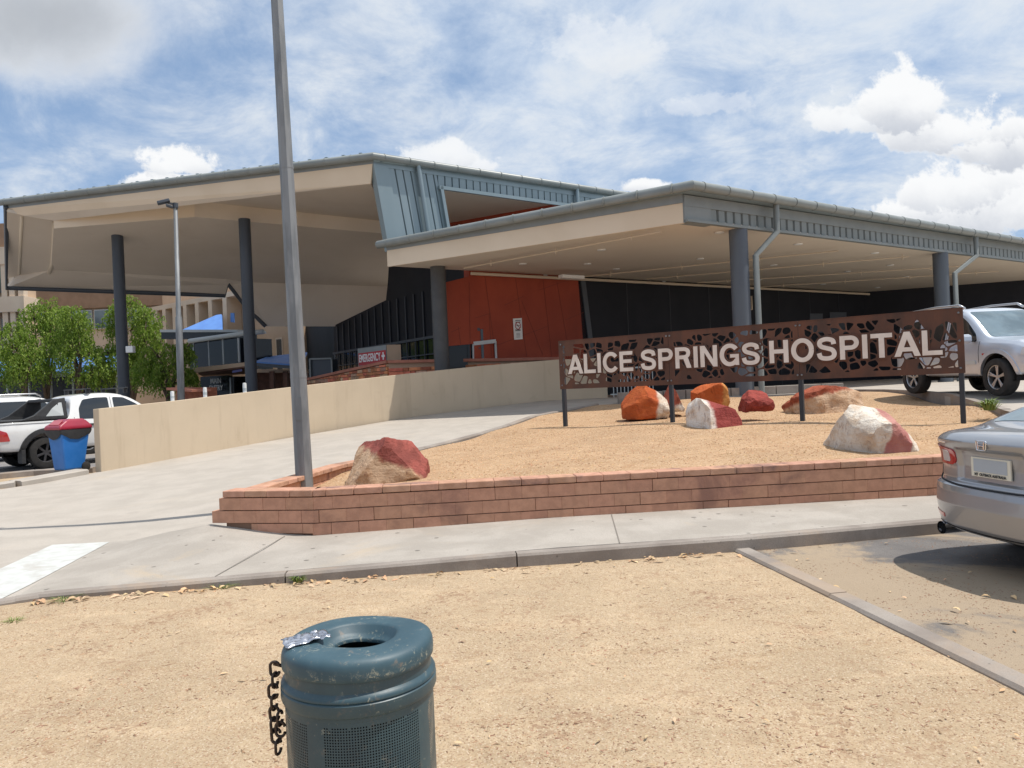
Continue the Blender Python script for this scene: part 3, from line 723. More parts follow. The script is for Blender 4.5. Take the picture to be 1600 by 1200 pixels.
def face(mb, pts, th=.12, d=V((0,.6,1))):
    pts = [V(p) for p in pts]; n = (pts[1]-pts[0]).cross(pts[2]-pts[0]).normalized()
    if n.dot(V((0,EYE,0))+V((0,0,0))-pts[0]) < 0 and False: n = -n
    v = (V((0,0,EYE))-pts[0]);  n = n if n.dot(v) > 0 else -n
    c = sum(pts, V((0,0,0)))/len(pts); k = len(pts)
    o = len(mb.v); mb.v += [tuple(p) for p in pts]+[tuple(p-n*th) for p in pts]
    mb.f += [tuple(o+i for i in range(k)), tuple(o+k+i for i in reversed(range(k)))]+[(o+i, o+(i+1)%k, o+k+(i+1)%k, o+k+i) for i in range(k)]
s1 = MB(); face(s1, [Fa, Fb, A3t, A2t, A1t]); fixn(s1.build('upper_soffit', 'beige', hc))
s1 = MB(); face(s1, [A1t, A2t, A2, A1]); fixn(s1.build('beam', 'beige_light', hc))
s1 = MB(); face(s1, [A2t, A3t, A3, A2]); fixn(s1.build('beam', 'beige', hc))
s1 = MB(); face(s1, [A1, A2, A3, f3R, f3, f2, f1b]); fixn(s1.build('sloping_underside', 'beige', hc))
s1 = MB(); face(s1, [f1, f1b, f2, B3, B2, B1]); fixn(s1.build('lower_band', 'beige', hc))
s1 = MB(); face(s1, [f2, f3, C2, C1, B3]); face(s1, [f3, f3R, C4]); face(s1, [f3, C4, C3, C2]); fixn(s1.build('lower_underside', 'beige', hc))
PE = (W(37,337,29.15), f1b, f1)
EP = lambda u, v: onplane(u, v, *PE)
s1 = MB(); face(s1, [EP(11,331), EP(37,336), EP(86,346), f1b, f1, EP(10,436)]); fixn(s1.build('end_panel', 'beige', hc))
print('EP', EP(11,331).y, EP(86,346).y, EP(10,436).y)
s1 = MB(); s1.tube([EP(34,338), EP(30,428)], .06, 8); s1.build('cover_strip', 'cream', hc, smooth=True); s1 = MB(); s1.tube([EP(86,347), EP(84,385), EP(82,410), EP(77,426)], .09, 8); s1.build('cover_strip', 'cream', hc, smooth=True)
s1 = MB(); s1.tube([W(10,322,28.95), W(10,450,33.95), B2, B3, C1, C2], .1, 8); s1.build('edge_trim', 'darktrim', hc, smooth=True, angle=50)
# blue-grey clad face
def FP(u, v):   # point on the clad plane
    a, b = ray(u, v); s = (a*M.y-M.x)/(h1.x-a*h1.y); p = M+h1*s; return V((p.x, p.y, EYE+b*p.y)), s
tl, s_tl = FP(591,262); bl2, s_bl = FP(613,382); ot, s_ot = FP(690,297)
otr, s_otr = FP(886,322)
zo = ot.z
def zlow(s): return 6.3
rb = MB()
sl_ = (s_bl-s_tl)/(tl.z-bl2.z)
def left_s(z): return s_tl+(tl.z-z)*sl_*1.0
def clad_ribs(s0, s1_, z0, z1, slant=False):
    pitch = .30; s = s0
    while s < s1_-.02:
        e = min(s+pitch, s1_); q = e-.055
        def P(sv, z, o=0): 
            k = (tl.z-z)*sl_ if slant else 0
            return up(M+h1*(sv+k)+hn*o, z)
        rb.add([P(s,z0), P(q,z0), P(q,z1), P(s,z1)], [(0,1,2,3)])
        m = (q+e)/2
        rb.add([P(q,z0), P(m,z0,-.09), P(m,z1,-.09), P(q,z1)], [(0,1,2,3)])
        rb.add([P(m,z0,-.09), P(e,z0), P(e,z1), P(m,z1,-.09)], [(0,1,2,3)])
        s = e
ctop = 8.98
clad_ribs(s_tl+.35, s_ot-.12, 6.2, ctop, True)
clad_ribs(s_ot-.12, 16, zo+.1, ctop)
clad_ribs(s_otr+.12, 16, 6.2, zo+.1)
fixn(rb.build('ribbed_cladding', 'bluegrey', hc))
fixn(panel(M+hn*.02, Mh+hn*.02, ctop, 9.28, .12, hn).build('fascia_strip', 'bluegrey', hc))
def PS(s, z, o=0): return up(M+h1*(s)+hn*o, z)
k = lambda z: (tl.z-z)*sl_
mb = MB(); mb.slab([PS(-.02,9.05,.05), PS(s_tl+.36,9.0,.05), PS(s_tl+.36+k(6.2),6.2,.05), PS(k(6.2)-.02,6.2,.05)], -hn*.3)
fixn(mb.build('corner_trim', 'bluegrey', hc))
mb = MB(); mb.bar(PS(s_ot-.15,zo+.06,.06), PS(s_otr+.15,zo+.06,.06), .12, .12); mb.bar(PS(s_ot-.06,zo+.1,.06), PS(s_ot-.06+k(6.2)-k(zo),6.2,.06), .12, .12, up=hn); mb.bar(PS(s_otr+.06,zo+.1,.06), PS(s_otr+.06,6.2,.06), .12, .12, up=hn)
fixn(mb.build('opening_frame', 'bluegrey', hc))
mb = MB(); a, s_ = FP(650,262); s_dp = s_; mb.tube([PS(s_dp,9.25,.14), PS(s_dp+k(6.3)*.9,6.3,.14)], .08, 12); mb.build('downpipe', 'bluegrey', hc, smooth=True, angle=50); mb = MB(); a, s_ = FP(898,295); mb.tube([PS(s_,9.25,.14), PS(s_,6.3,.14)], .08, 12)
mb.build('downpipe', 'bluegrey', hc, smooth=True, angle=50)
# interior seen through the opening
mb = MB(); mb.slab([PS(.6,8.8,-.25), PS(9.5,8.8,-.25), V((6,38,8.8)), V((-5,40,8.8))], (0,0,.1)); fixn(mb.build('inner_ceiling', 'soffit', hc))
mb = MB(); ra = W(690,352,34.0); rbp = W(880,320,30.9); 
mb.slab([up(ra+(ra-rbp)*.3, 5.5), up(rbp+(rbp-ra)*.02, 5.5), up(rbp+(rbp-ra)*.02, 8.8), up(ra+(ra-rbp)*.3, 8.8)], (.1,.3,0)); fixn(mb.build('inner_red_wall', 'redpanel', hc))
# tall columns
def tcol(ub, vb, ut, vt, D, r, zt):
    a = W(ut, vt, D); mb = MB(); mb.tube([(a.x, a.y, 0.0), (a.x, a.y, zt)], r, 28); return mb.build('column', 'columngrey', hc, smooth=True, angle=40)
tcol(192,605,183,362,30.2,.215,8.45)
tcol(393,600,382,348,28.95,.215,8.25)
# ---------------------------------------------------------------- signs on the building
es = empty('emergency_sign', W(600,560,28.5), 'red box sign reading EMERGENCY with a white cross above the red stone wall', 'sign')
ea = W(560,546,30.2); ebp = W(604,538,28.4); ec = W(626,538,28.6)
ex = (ebp-ea); ex.z = 0; ex.normalize(); en2 = V((ex.y, -ex.x, 0)); wS = V((ebp.x-ea.x, ebp.y-ea.y, 0)).length
mb = MB(); o_ = V((ea.x, ea.y, 0))
mb.slab([up(o_, 2.0), up(o_+ex*wS, 2.0), up(ec, 2.0), up(ec-ex*.3+V((-.2,.4,0)), 2.0)], (0,0,1.25)); fixn(mb.build('sign_box', 'tanwall', es))
mb = MB(); mb.slab([up(o_+en2*.004, 2.05), up(o_+ex*wS+en2*.004, 2.05), up(o_+ex*wS+en2*.004, 3.245), up(o_+en2*.004, 3.245)], en2*.03); fixn(mb.build('sign_frame', 'fasciagrey', es))
mat('signred', (.42,.02,.03), rough=.5); mat('signblue', (.03,.05,.25), rough=.5)
mb = MB(); mb.slab([up(o_+ex*.06+en2*.037, 2.58), up(o_+ex*(wS-.02)+en2*.037, 2.58), up(o_+ex*(wS-.02)+en2*.037, 3.06), up(o_+ex*.06+en2*.037, 3.06)], en2*.01); fixn(mb.build('sign_face', 'signred', es))
t, w_, h_ = text_mesh('EMERGENCY', .42, .006, .006, target_w=wS*.76); place(t, up(o_+ex*wS*.44+en2*.052, 2.85), ex, (0,0,1), en2); t.build('lettering', 'whitepaint', es)
mb = MB(); c = up(o_+ex*wS*.91+en2*.05, 2.85); mb.obox(c, ex*.12, en2*.004, V((0,0,.04))); mb.obox(c+V((0,0,.09)), ex*.04, en2*.004, V((0,0,.05))); mb.obox(c-V((0,0,.09)), ex*.04, en2*.004, V((0,0,.05))); mb.build('cross', 'whitepaint', es)
# smoke-free notice on the red wall
ns = empty('no_smoking_notice', wz(808,514), 'small upright white notice with a crossed circle on the red wall', 'sign')
mb = MB(); mb.slab([wz(801,498)+wn*.01, wz(814.5,497)+wn*.01, wz(816,530)+wn*.01, wz(803,531)+wn*.01], wn*.02); fixn(mb.build('board', 'whitepaint', ns))
c = wz(808.5,509)+wn*.034; mb = MB(); pts = [c+wd*.115*math.cos(t)+V((0,0,.125*math.sin(t))) for t in np.linspace(0, 2*math.pi, 24)]
mb.tube(pts, .014, 5); mb.tube([c-wd*.08+V((0,0,.08)), c+wd*.08-V((0,0,.08))], .012, 5); mb.build('prohibition_ring', 'signred', ns)
MB().bar(c-wd*.06, c+wd*.07, .02, .03, up=wn).build('cigarette_symbol', 'blackmetal', ns)
for q in (501,503.5,515.5,517): MB().bar(wz(804.5,q)+wn*.034, wz(812.5,q-.3)+wn*.034, .022, .004, up=wn).build('printed_line', 'blackmetal', ns)
for q in (521,523,525,527): MB().bar(wz(806,q)+wn*.034, wz(812,q-.3)+wn*.034, .012, .004, up=wn).build('printed_line', 'blackmetal', ns)
gr = empty('handrail', wz(757,550)+wn*.5, 'white tubular handrail standing in front of the red wall', 'handrail')
mb = MB(); o3 = wn*1.2
def wzo(u, v): 
    p = wz(u, v)+o3; b_ = ray(u, v)[1]; return V((p.x, p.y, EYE+b_*p.y))
a = wz(739,537); A_ = W(739,537,26.6); B_ = W(774,533,27.0)
mb.bar(A_, B_, .1, .13); mb.build('top_rail', 'greylight', gr)
for p in (A_, B_): MB().tube([V((p.x, p.y, 1.0)), p], .045, 8).build('post', 'greylight', gr, smooth=True)
# ---------------------------------------------------------------- name sign
SA = V((1.05,16.0,0)); SB = V((6.9,11.8,0)); sd = (SB-SA).normalized(); SL = (SB-SA).length; sn = V((sd.y, -sd.x, 0))
ZB0, ZB1 = 1.445, 1.465; H = 1.0
sg = empty('name_sign', (4,13.9,.7), 'long rusty laser-cut steel sign on four dark posts reading ALICE SPRINGS HOSPITAL', 'sign')
def SP(s, z, o=0): return V((SA.x+sd.x*s+sn.x*o, SA.y+sd.y*s+sn.y*o, z))
zb = lambda s: ZB0+(ZB1-ZB0)*s/SL
words = [('ALICE', .17, 1.66), ('SPRINGS', 1.83, 4.14), ('HOSPITAL', 4.31, 6.97)]
random.seed(11)
PW = SL/3
for i in range(3):
    x0 = i*PW+(-.06 if i == 0 else .004); x1 = (i+1)*PW+(.06 if i == 2 else -.004)
    # leaf- and branch-shaped cut-outs above and below the lettering
    holes = []
    seeds = []
    while len(seeds) < 118:
        q = (random.uniform(x0, x1), random.uniform(0, H))
        big = random.random() < .5
        if all(math.hypot((q[0]-r_[0])*.75, q[1]-r_[1]) > .062 for r_ in seeds): seeds.append(q)
    spans = [(x0+.10, x1-.09)]
    for si, q in enumerate(seeds):
        P = [(spans[0][0], .095), (spans[0][1], .095), (spans[0][1], H-.085), (spans[0][0], H-.085)]
        sk = .55*math.sin(q[0]*2.3+1)              # lean of the branches
        for sj, r_ in enumerate(seeds):
            if si == sj: continue
            nx, ny = r_[0]-q[0], r_[1]-q[1]; dd = math.hypot(nx, ny)
            if dd > .8: continue
            nx, ny = nx/dd, ny/dd; mx, my = (q[0]+r_[0])/2, (q[1]+r_[1])/2
            ny2 = ny+sk*nx*.6; l_ = math.hypot(nx, ny2); nx2, ny2 = nx/l_, ny2/l_
            d_ = mx*nx2+my*ny2-random.choice((.007,.010,.016))
            out = []
            for k_ in range(len(P)):
                A_, B_ = P[k_], P[(k_+1) % len(P)]; fa = A_[0]*nx2+A_[1]*ny2-d_; fb = B_[0]*nx2+B_[1]*ny2-d_
                if fa <= 0: out.append(A_)
                if (fa < 0) != (fb < 0): t_ = fa/(fa-fb); out.append((A_[0]+(B_[0]-A_[0])*t_, A_[1]+(B_[1]-A_[1])*t_))
            P = out
            if len(P) < 3: break
        if len(P) < 3 or random.random() < .22: continue
        area = abs(sum(P[k_][0]*P[(k_+1)%len(P)][1]-P[(k_+1)%len(P)][0]*P[k_][1] for k_ in range(len(P))))/2
        if area < .0007: continue
        cl = [p for k_, p in enumerate(P) if math.hypot(p[0]-P[k_-1][0], p[1]-P[k_-1][1]) > .006]
        if len(cl) >= 3:
            h = rpoly(cl, .03, 2); hh = [p for k_, p in enumerate(h) if math.hypot(p[0]-h[k_-1][0], p[1]-h[k_-1][1]) > .002]
            holes.append(hh)
    # some overlap can survive the skew: drop holes that touch
    good = []
    for h in holes:
        if not any(any(inpoly(p[0], p[1], g_) for p in h) or any(inpoly(p[0], p[1], h) for p in g_) for g_ in good): good.append(h)
    holes = good
    vs, fs = cdt([(x0,0),(x1,0),(x1,H),(x0,H)], .0, holes)
    mb = MB(); n = len(vs)
    mb.v = [tuple(SP(x, zb(x)+y, .0)) for x, y in vs]+[tuple(SP(x, zb(x)+y, -.012)) for x, y in vs]
    mb.f = [tuple(f) for f in fs]+[tuple(k+n for k in reversed(f)) for f in fs]
    cnt = {(f[k], f[(k+1) % len(f)]) for f in fs for k in range(len(f))}
    for a, b in cnt:
        if (b, a) not in cnt: mb.f.append((b, a, a+n, b+n))
    fixn(mb.build('cut_panel', 'rust', sg))
    mb = MB()
    # frame folds round each sheet
    mb.bar(SP(x0, zb(x0)+H+.004, -.02), SP(x1, zb(x1)+H+.004, -.02), .05, .012)
    mb.build('panel_edge', 'rust', sg)
# grotesque capitals drawn from straight and curved strokes
def rect(x0_, y0_, x1_, y1_): return [(x0_,y0_),(x1_,y0_),(x1_,y1_),(x0_,y1_)]
def ribbon(pts, t):
    P = [V(p) for p in pts]; o = []
    N = []
    for i_ in range(len(P)):
        d = (P[min(i_+1, len(P)-1)]-P[max(i_-1, 0)]).normalized(); N.append(V((-d.y, d.x))*t/2)
    return [[tuple(P[i_]-N[i_]), tuple(P[i_+1]-N[i_+1]), tuple(P[i_+1]+N[i_+1]), tuple(P[i_]+N[i_])] for i_ in range(len(P)-1)]
def arc(cx_, cy_, rx_, ry_, a0_, a1_, n_=26): return [(cx_+rx_*math.cos(R(a0_+(a1_-a0_)*k_/n_)), cy_+ry_*math.sin(R(a0_+(a1_-a0_)*k_/n_))) for k_ in range(n_+1)]
def smooth(pts, n_=6):
    o = []; Q = [pts[0]]+list(pts)+[pts[-1]]
    for i_ in range(1, len(Q)-2):
        p0, p1, p2, p3 = (V(q) for q in Q[i_-1:i_+3])
        for k_ in range(n_):
            t = k_/n_; o.append(tuple(.5*((2*p1)+(p2-p0)*t+(2*p0-5*p1+4*p2-p3)*t*t+(3*p1-p0-3*p2+p3)*t**3)))
    return o+[tuple(pts[-1])]
def glyph(ch):
    t = .19; st = rect(0,0,t,1)
    if ch == 'I': return [st], .20
    if ch == 'L': return [st, rect(0,0,.68,.18)], .68
    if ch == 'E': return [st, rect(0,.82,.71,1), rect(0,.42,.66,.595), rect(0,0,.73,.18)], .73
    if ch == 'H': return [st, rect(.59,0,.79,1), rect(.1,.42,.7,.60)], .79
    if ch == 'T': return [rect(0,.82,.78,1), rect(.29,0,.49,.9)], .78
    if ch == 'N': return [rect(0,0,.19,1), rect(.59,0,.78,1), [(0,1),(.59,0),(.78,0),(.21,1)]], .78
    if ch == 'A': return [[(0,0),(.215,0),(.565,1),(.355,1)], [(.92,0),(.705,0),(.355,1),(.565,1)][::-1], [(.2,.20),(.72,.20),(.66,.37),(.26,.37)]], .92
    if ch in 'PR':
        c_ = .70 if ch == 'P' else .715; r_ = .30-.09-(0 if ch == 'P' else .0)
        path = [(.1,.91),(.25,.91),(.42,.91)]+arc(.42,c_,.215,.91-c_,90,-90,14)+[(.25,2*c_-.91),(.1,2*c_-.91)]
        o = [st]+ribbon(path, .18)
        if ch == 'R': o.append([(.54,0),(.76,0),(.60,.50),(.37,.50)])
        return o, (.73 if ch == 'P' else .77)
    if ch == 'O': return ribbon(arc(.46,.5,.36,.425,0,360,44), .195), .92
    if ch == 'C': return ribbon(arc(.46,.5,.36,.425,38,322,36), .195), .84
    if ch == 'G': return ribbon(arc(.46,.5,.36,.425,38,325,36), .195)+[rect(.47,.37,.86,.53), rect(.70,.02,.86,.45)], .88
    if ch == 'S': return ribbon(smooth([(.665,.685),(.62,.845),(.39,.915),(.165,.85),(.115,.72),(.19,.60),(.39,.525),(.60,.44),(.675,.285),(.61,.135),(.39,.083),(.15,.14),(.085,.325)]), .185), .78
def grow(P, d):
    P = [V(p) for p in P]; n_ = len(P); ar = sum(P[i_].x*P[(i_+1)%n_].y-P[(i_+1)%n_].x*P[i_].y for i_ in range(n_))
    if ar < 0: P = P[::-1]
    out = []
    for i_ in range(n_):
        a_, b_, c_ = P[i_-1], P[i_], P[(i_+1)%n_]; d1_ = (b_-a_).normalized(); d2_ = (c_-b_).normalized(); n1_ = V((d1_.y,-d1_.x)); n2_ = V((d2_.y,-d2_.x)); m_ = n1_+n2_; k_ = d/max(.45, 1+n1_.dot(n2_)); out.append(tuple(b_+m_*k_))
    return out
def word_polys(w_, gap=.115):
    x = 0; out = []
    for k_, ch in enumerate(w_):
        ps, wd_ = glyph(ch)
        if k_ and (ch == 'A' or w_[k_-1] == 'A'): x -= .06
        if k_ and w_[k_-1] == 'L' and ch == 'I': x += .0
        out.append([[(p[0]+x, p[1]) for p in q] for q in ps]); x += wd_+gap
    return out, x-gap
def solid(polys, th):
    vs = []; fc = []
    for P in polys: fc.append(list(range(len(vs), len(vs)+len(P)))); vs += [V(p) for p in P]
    r_ = delaunay_2d_cdt(vs, [], fc, 0, 1e-5); vv, ff = r_[0], [tuple(f) for f, g_ in zip(r_[2], r_[5]) if len(g_)]; n_ = len(vv)
    out = MB(); out.v = [(v[0], v[1], th) for v in vv]+[(v[0], v[1], 0) for v in vv]; fl = []
    for f in ff:
        A_, B_, C_ = (vv[q] for q in f[:3]); fl.append(f if (B_[0]-A_[0])*(C_[1]-A_[1])-(B_[1]-A_[1])*(C_[0]-A_[0]) > 0 else f[::-1])
    out.f = fl+[tuple(q+n_ for q in reversed(f)) for f in fl]; ed = {(f[q], f[(q+1)%len(f)]) for f in fl for q in range(len(f))}
    out.f += [(b_, a_, a_+n_, b_+n_) for a_, b_ in ed if (b_, a_) not in ed]
    return out
for (w_, a, b) in words:
    L_, wid = word_polys(w_); kx = (b-a)/wid; ky = .392
    for lt in L_:
        t = solid(lt, .012); t.v = [((p[0]-wid/2)*kx, (p[1]-.5)*ky, p[2]) for p in t.v]
        place(t, SP((a+b)/2, zb((a+b)/2)+.50, .024), sd, (0,0,1), sn); t.build('letter', 'letter', sg)
    t = solid([grow(q, .075) for lt in L_ for q in lt], .008); t.v = [((p[0]-wid/2)*kx, (p[1]-.5)*ky, p[2]) for p in t.v]
    place(t, SP((a+b)/2, zb((a+b)/2)+.50, .006), sd, (0,0,1), sn); t.build('letter_backing', 'rust', sg)
for i in range(4):
    s = i*PW+(.0 if i < 3 else -.0); g = hgrav(SP(s,0).x, SP(s,0).y)
    mb = MB(); mb.bar(SP(s, g-.1, -.05), SP(s, zb(s)+H-.02, -.05), .085, .07, up=sd); p_ = mb.build('post', 'blackmetal', sg, bevel=.006)
    for dz in (.08, .5, .93):
        if i in (1, 2) and dz == .5: continue
        for ds in ((-.035,.035) if i in (1,2) else (0.0,)):
            c = SP(s+ds, zb(s)+dz, .012); m = MB(); m.lathe([(0,-.012),(.012,-.010),(.018,0)], (0,0,0), 10, axis='y')
            m.v = [tuple(c+sd*p[0]+V((0,0,p[2]))+sn*(-p[1])) for p in m.v]; fixn(m.build('bolt', 'galv', sg))
# ---------------------------------------------------------------- boulders
def rockmat(name, red, cream, axis, off, nz=.25, sc=3.0, red2=None):
    m, nt, b = newmat(name); b.inputs['Roughness'].default_value = .85; b.inputs['Specular IOR Level'].default_value = .2
    vec = coords(nt)
    dp = nd(nt, 'ShaderNodeVectorMath', operation='DOT_PRODUCT'); nt.links.new(vec, dp.inputs[0]); dp.inputs[1].default_value = axis
    v = math_(nt, 'ADD', dp.outputs['Value'], math_(nt, 'MULTIPLY', math_(nt, 'SUBTRACT', noise_(nt, vec, sc, 8, .68, .6), .5), nz*3.4))
    f = ramp_(nt, v, off-.05, off+.05)
    rr = mix_(nt, ramp_(nt, noise_(nt, vec, 4, 6, .65), .35, .65), red, red2 or tuple(x*.6 for x in red))
    ww = mix_(nt, ramp_(nt, noise_(nt, vec, 5, 7, .7, .4), .4, .7), cream, tuple(x*y for x, y in zip(cream, (.72,.6,.5))))
    c = mix_(nt, f, ww, rr)
    c = mix_(nt, math_(nt, 'MULTIPLY', ramp_(nt, noise_(nt, coords(nt, (1,1,.35)), 11, 6, .7, 1.0), .56, .66), .55), c, tuple(x*.35 for x in red))
    setin(nt, b.inputs['Base Color'], c)
    bump_(nt, b, math_(nt, 'ADD', noise_(nt, vec, 8, 10, .72), math_(nt, 'MULTIPLY', noise_(nt, coords(nt, (1,1,4)), 3, 5, .6), .7)), .8, .06)
    return m
def boulder(u0, u1, v0, v1, D, zbase, depth, seed, label, m, cuts=(), rough=.05, group='sandstone boulders on the gravel bed', tilt=0, squash=1, twist=0):
    rnd = random.Random(seed); uc = (u0+u1)/2
    for _ in range(30):
        q = G(uc, v1, zbase); zbase = hgrav(q.x, q.y); D = q.y
    a0, a1 = ray(u0, v1)[0], ray(u1, v1)[0]; w = (a1-a0)*(D+depth*.4); cx = (a0+a1)/2*(D+depth*.4); cy = D+depth/2
    h = W(uc, v0, D+depth*.4).z-zbase+.05
    bm = bmesh.new(); bmesh.ops.create_icosphere(bm, subdivisions=5, radius=1)
    planes = [(V(c[:3]).normalized(), c[3]) for c in cuts]
    planes.append((V((0,0,-1)), .60))
    for _ in range(7):
        n = V((rnd.uniform(-1,1), rnd.uniform(-1,1), rnd.uniform(-.6,1))).normalized(); planes.append((n, rnd.uniform(.80,.93)))
    for v in bm.verts:
        p = v.co*1.25
        p = V((max(-1,min(1,p.x)), max(-1,min(1,p.y)), max(-1,min(1,p.z))))
        for n, d in planes:
            q = p.dot(n)
            if q > d: p = p-n*(q-d)
        e = noise.fractal(p*1.6+V((seed,0,0)), 1.0, 2.1, 6)*rough*1.6 + noise.fractal(p*5+V((0,seed,0)), .9, 2.2, 4)*rough*.5
        p = p*(1+e)
        v.co = V((p.x*w/2, p.y*depth/2, p.z*h/2))
    if twist: bmesh.ops.rotate(bm, verts=bm.verts, cent=(0,0,0), matrix=Matrix.Rotation(twist, 3, 'Z'))
    if tilt: bmesh.ops.rotate(bm, verts=bm.verts, cent=(0,0,0), matrix=Matrix.Rotation(tilt, 3, 'Y'))
    # fit the silhouette: width and height as seen
    for _ in range(4):
        us = []; vs_ = []
        for v in bm.verts:
            p = v.co+V((cx, cy, zbase+h/2-.05)); X, Z = p.x/p.y*F, (p.z-EYE)/p.y*F
            us.append(X*cr-Z*sr+800); vs_.append(600-(X*sr+Z*cr))
        kx = (u1-u0)/(max(us)-min(us)); kz = (v1-v0+9)/(max(vs_)-min(vs_))
        bmesh.ops.scale(bm, verts=bm.verts, vec=(kx, 1, kz)); cx += ((u0+u1)/2-(max(us)+min(us))/2)/F*cy
        zz = min(v.co.z for v in bm.verts); bmesh.ops.translate(bm, verts=bm.verts, vec=(0,0,(max(vs_)-(v1+7))/F*cy))
    me = bpy.data.meshes.new('boulder'); bm.to_mesh(me); bm.free(); me.materials.append(m)
    me.shade_smooth(); me.set_sharp_from_angle(angle=R(28))
    o = bpy.data.objects.new('boulder', me); COL.objects.link(o); o.location = (cx, cy, zbase+h/2-.05)
    return tag(o, label, 'boulder', group)
RED = (.38,.095,.06); ORG = (.50,.12,.035); CRM = (.68,.52,.38); WHT = (.72,.64,.55); PNK = (.46,.17,.14)
boulder(536,672,685,757,9.6,.36,1.0,3,'pointed boulder with a cream front and dark red top, beside the lamp pole', rockmat('rock1', (.36,.10,.08), (.55,.38,.25), (.55,.15,1.0), .03, .10, 2.6),
        [(-.75,-.35,.55,.55),(.15,-1,.12,.72),(.9,-.4,.55,.72),(.1,.2,1,.80)], .045)
boulder(970,1047,604,649,16.3,.72,.9,5,'orange boulder whitened at its right end, lying left of the second sign post', rockmat('rock2', ORG, WHT, (-1,0,.1), -.22, .08, 2.0, (.42,.09,.03)),
        [(-.8,-.2,.7,.7),(.1,-1,0,.8),(.6,0,.9,.85)], .03)
boulder(1036,1070,603,637,17.2,.80,.8,9,'small pink and white pointed boulder just behind the second sign post', rockmat('rock3', (.42,.12,.08), WHT, (-.6,0,1), -.05, .1, 3), [(.75,-.2,.65,.5)], .05)
boulder(1079,1141,600,634,16.9,.80,.9,12,'blocky bright orange boulder partly hidden under the lower edge of the sign', rockmat('rock4', ORG, (.62,.30,.10), (-1,0,0), -.22, .12, 3, (.44,.10,.03)), [(0,-1,0,.75),(0,0,1,.9)], .035)
boulder(1071,1163,624,680,13.5,.66,.9,17,'boulder with a chalky white left end and maroon right side, in front of the sign', rockmat('rock5', (.34,.075,.065), (.80,.74,.67), (1,.15,.15), -.14, .05, 4.0, (.26,.05,.045)),
        [(-.85,-.5,.1,.62),(.5,-.85,.2,.58),(.3,0,1,.55),(.25,-.5,.9,.62),(.9,0,.5,.85)], .03, twist=R(-8))
boulder(1153,1211,611,638,15.6,.76,.7,21,'low dark red slab of rock between the white-ended boulder and the third sign post', rockmat('rock6', (.36,.07,.055), (.5,.2,.1), (0,0,1), -.12, .1, 3), [(.2,-.4,1,.5),(-.6,0,.9,.75)], .07)
boulder(1221,1351,604,647,15.0,.79,1.2,25,'long flat boulder, red on top with a cream face, behind the third sign post', rockmat('rock7', (.42,.11,.06), (.62,.44,.30), (-.25,.25,1), .06, .09, 3), [(-.5,0,.9,.75),(0,-1,.1,.8),(.1,0,1,.8)], .05)
def band_rock():
    m = rockmat('rock8', PNK, (.74,.67,.58), (1,-.6,.0), 9, .1); nt = m.node_tree; b = nt.nodes['Principled BSDF']; vec = coords(nt)
    dp = nd(nt, 'ShaderNodeVectorMath', operation='DOT_PRODUCT'); nt.links.new(vec, dp.inputs[0]); dp.inputs[1].default_value = (1,.1,-.35)
    v = math_(nt, 'ADD', dp.outputs['Value'], math_(nt, 'MULTIPLY', math_(nt, 'SUBTRACT', noise_(nt, vec, 2.5, 5, .6), .5), .22))
    v = math_(nt, 'ABSOLUTE', math_(nt, 'SUBTRACT', v, .12)); f = math_(nt, 'SUBTRACT', 1.0, ramp_(nt, v, .13, .17))
    old = b.inputs['Base Color'].links[0].from_socket
    c = mix_(nt, ramp_(nt, noise_(nt, vec, 3, 5), .35, .65), (.42,.17,.15), (.52,.26,.22)); setin(nt, b.inputs['Base Color'], mix_(nt, f, old, c)); return m
boulder(1286,1436,634,712,10.6,.60,1.3,31,'largest boulder, cream with a broad pinkish red band, in front of the right sign post', band_rock(),
        [(-.95,-.3,.15,.88),(-.05,-.55,1,.80),(.8,-.25,.75,.80),(0,-1,0,.85),(.15,.1,1,.88)], .035, tilt=R(4))
# ---------------------------------------------------------------- lamp poles
lp = empty('lamp_pole', (-2.78,10.1,.2), 'tall tapering galvanised steel lamp pole rising from the tip of the gravel bed', 'lamp pole')
mb = MB(); a = V((-2.78,10.1,.2)); tp = V((-2.92,10.1,10.6)); pts = [a+(tp-a)*t for t in np.linspace(0, 1, 9)]; mb.tube(pts, [.113-.058*t for t in np.linspace(0, 1, 9)], 8); mb.build('pole', 'galv', lp)
for t, k in ((.155, 0), (.42, 1)):
    p = a+(tp-a)*t; MB().tube([p-V((0,0,.012)), p+V((0,0,.012))], .113-.058*t+.003, 8).build('joint_ring', 'galv', lp)
mb = MB(); mb.obox(tp+V((.25,0,.05)), (.4,0,.06), (0,.14,0), (0,0,.06)); mb.build('lamp_head', 'galv', lp, bevel=.03)
mb = MB(); mb.bar(a+V((-.01,-.105,1.05)), a+V((-.013,-.102,1.35)), .09, .012, up=(0,1,0)); mb.build('access_cover', 'galv', lp)
l2 = empty('lamp_pole', W(283,640,24), 'slim grey street lamp pole with a small floodlight, standing behind the cream wall', 'lamp pole')
b0 = W(283,640,24.0); t0 = W(274,320,24.0); b0.z = 0.3; mb = MB(); pm = lerp(b0, t0, .52); mb.tube([b0, pm, pm+V((0,0,.05)), t0], [.11,.10,.075,.06], 8); mb.build('pole', 'galv', l2, smooth=True)
mb = MB(); mb.tube([t0-V((0,0,.1)), t0+V((0,0,.05))], .085, 10); mb.bar(t0+V((0,0,.0)), t0+V((-.22,-.1,.06)), .05, .05); mb.build('bracket', 'darktrim', l2)
mb = MB(); mb.obox(t0+V((-.3,-.15,.07)), (.17,.05,.05), (.05,-.12,0), (-.02,0,.045)); mb.build('floodlight', 'darktrim', l2, bevel=.02)
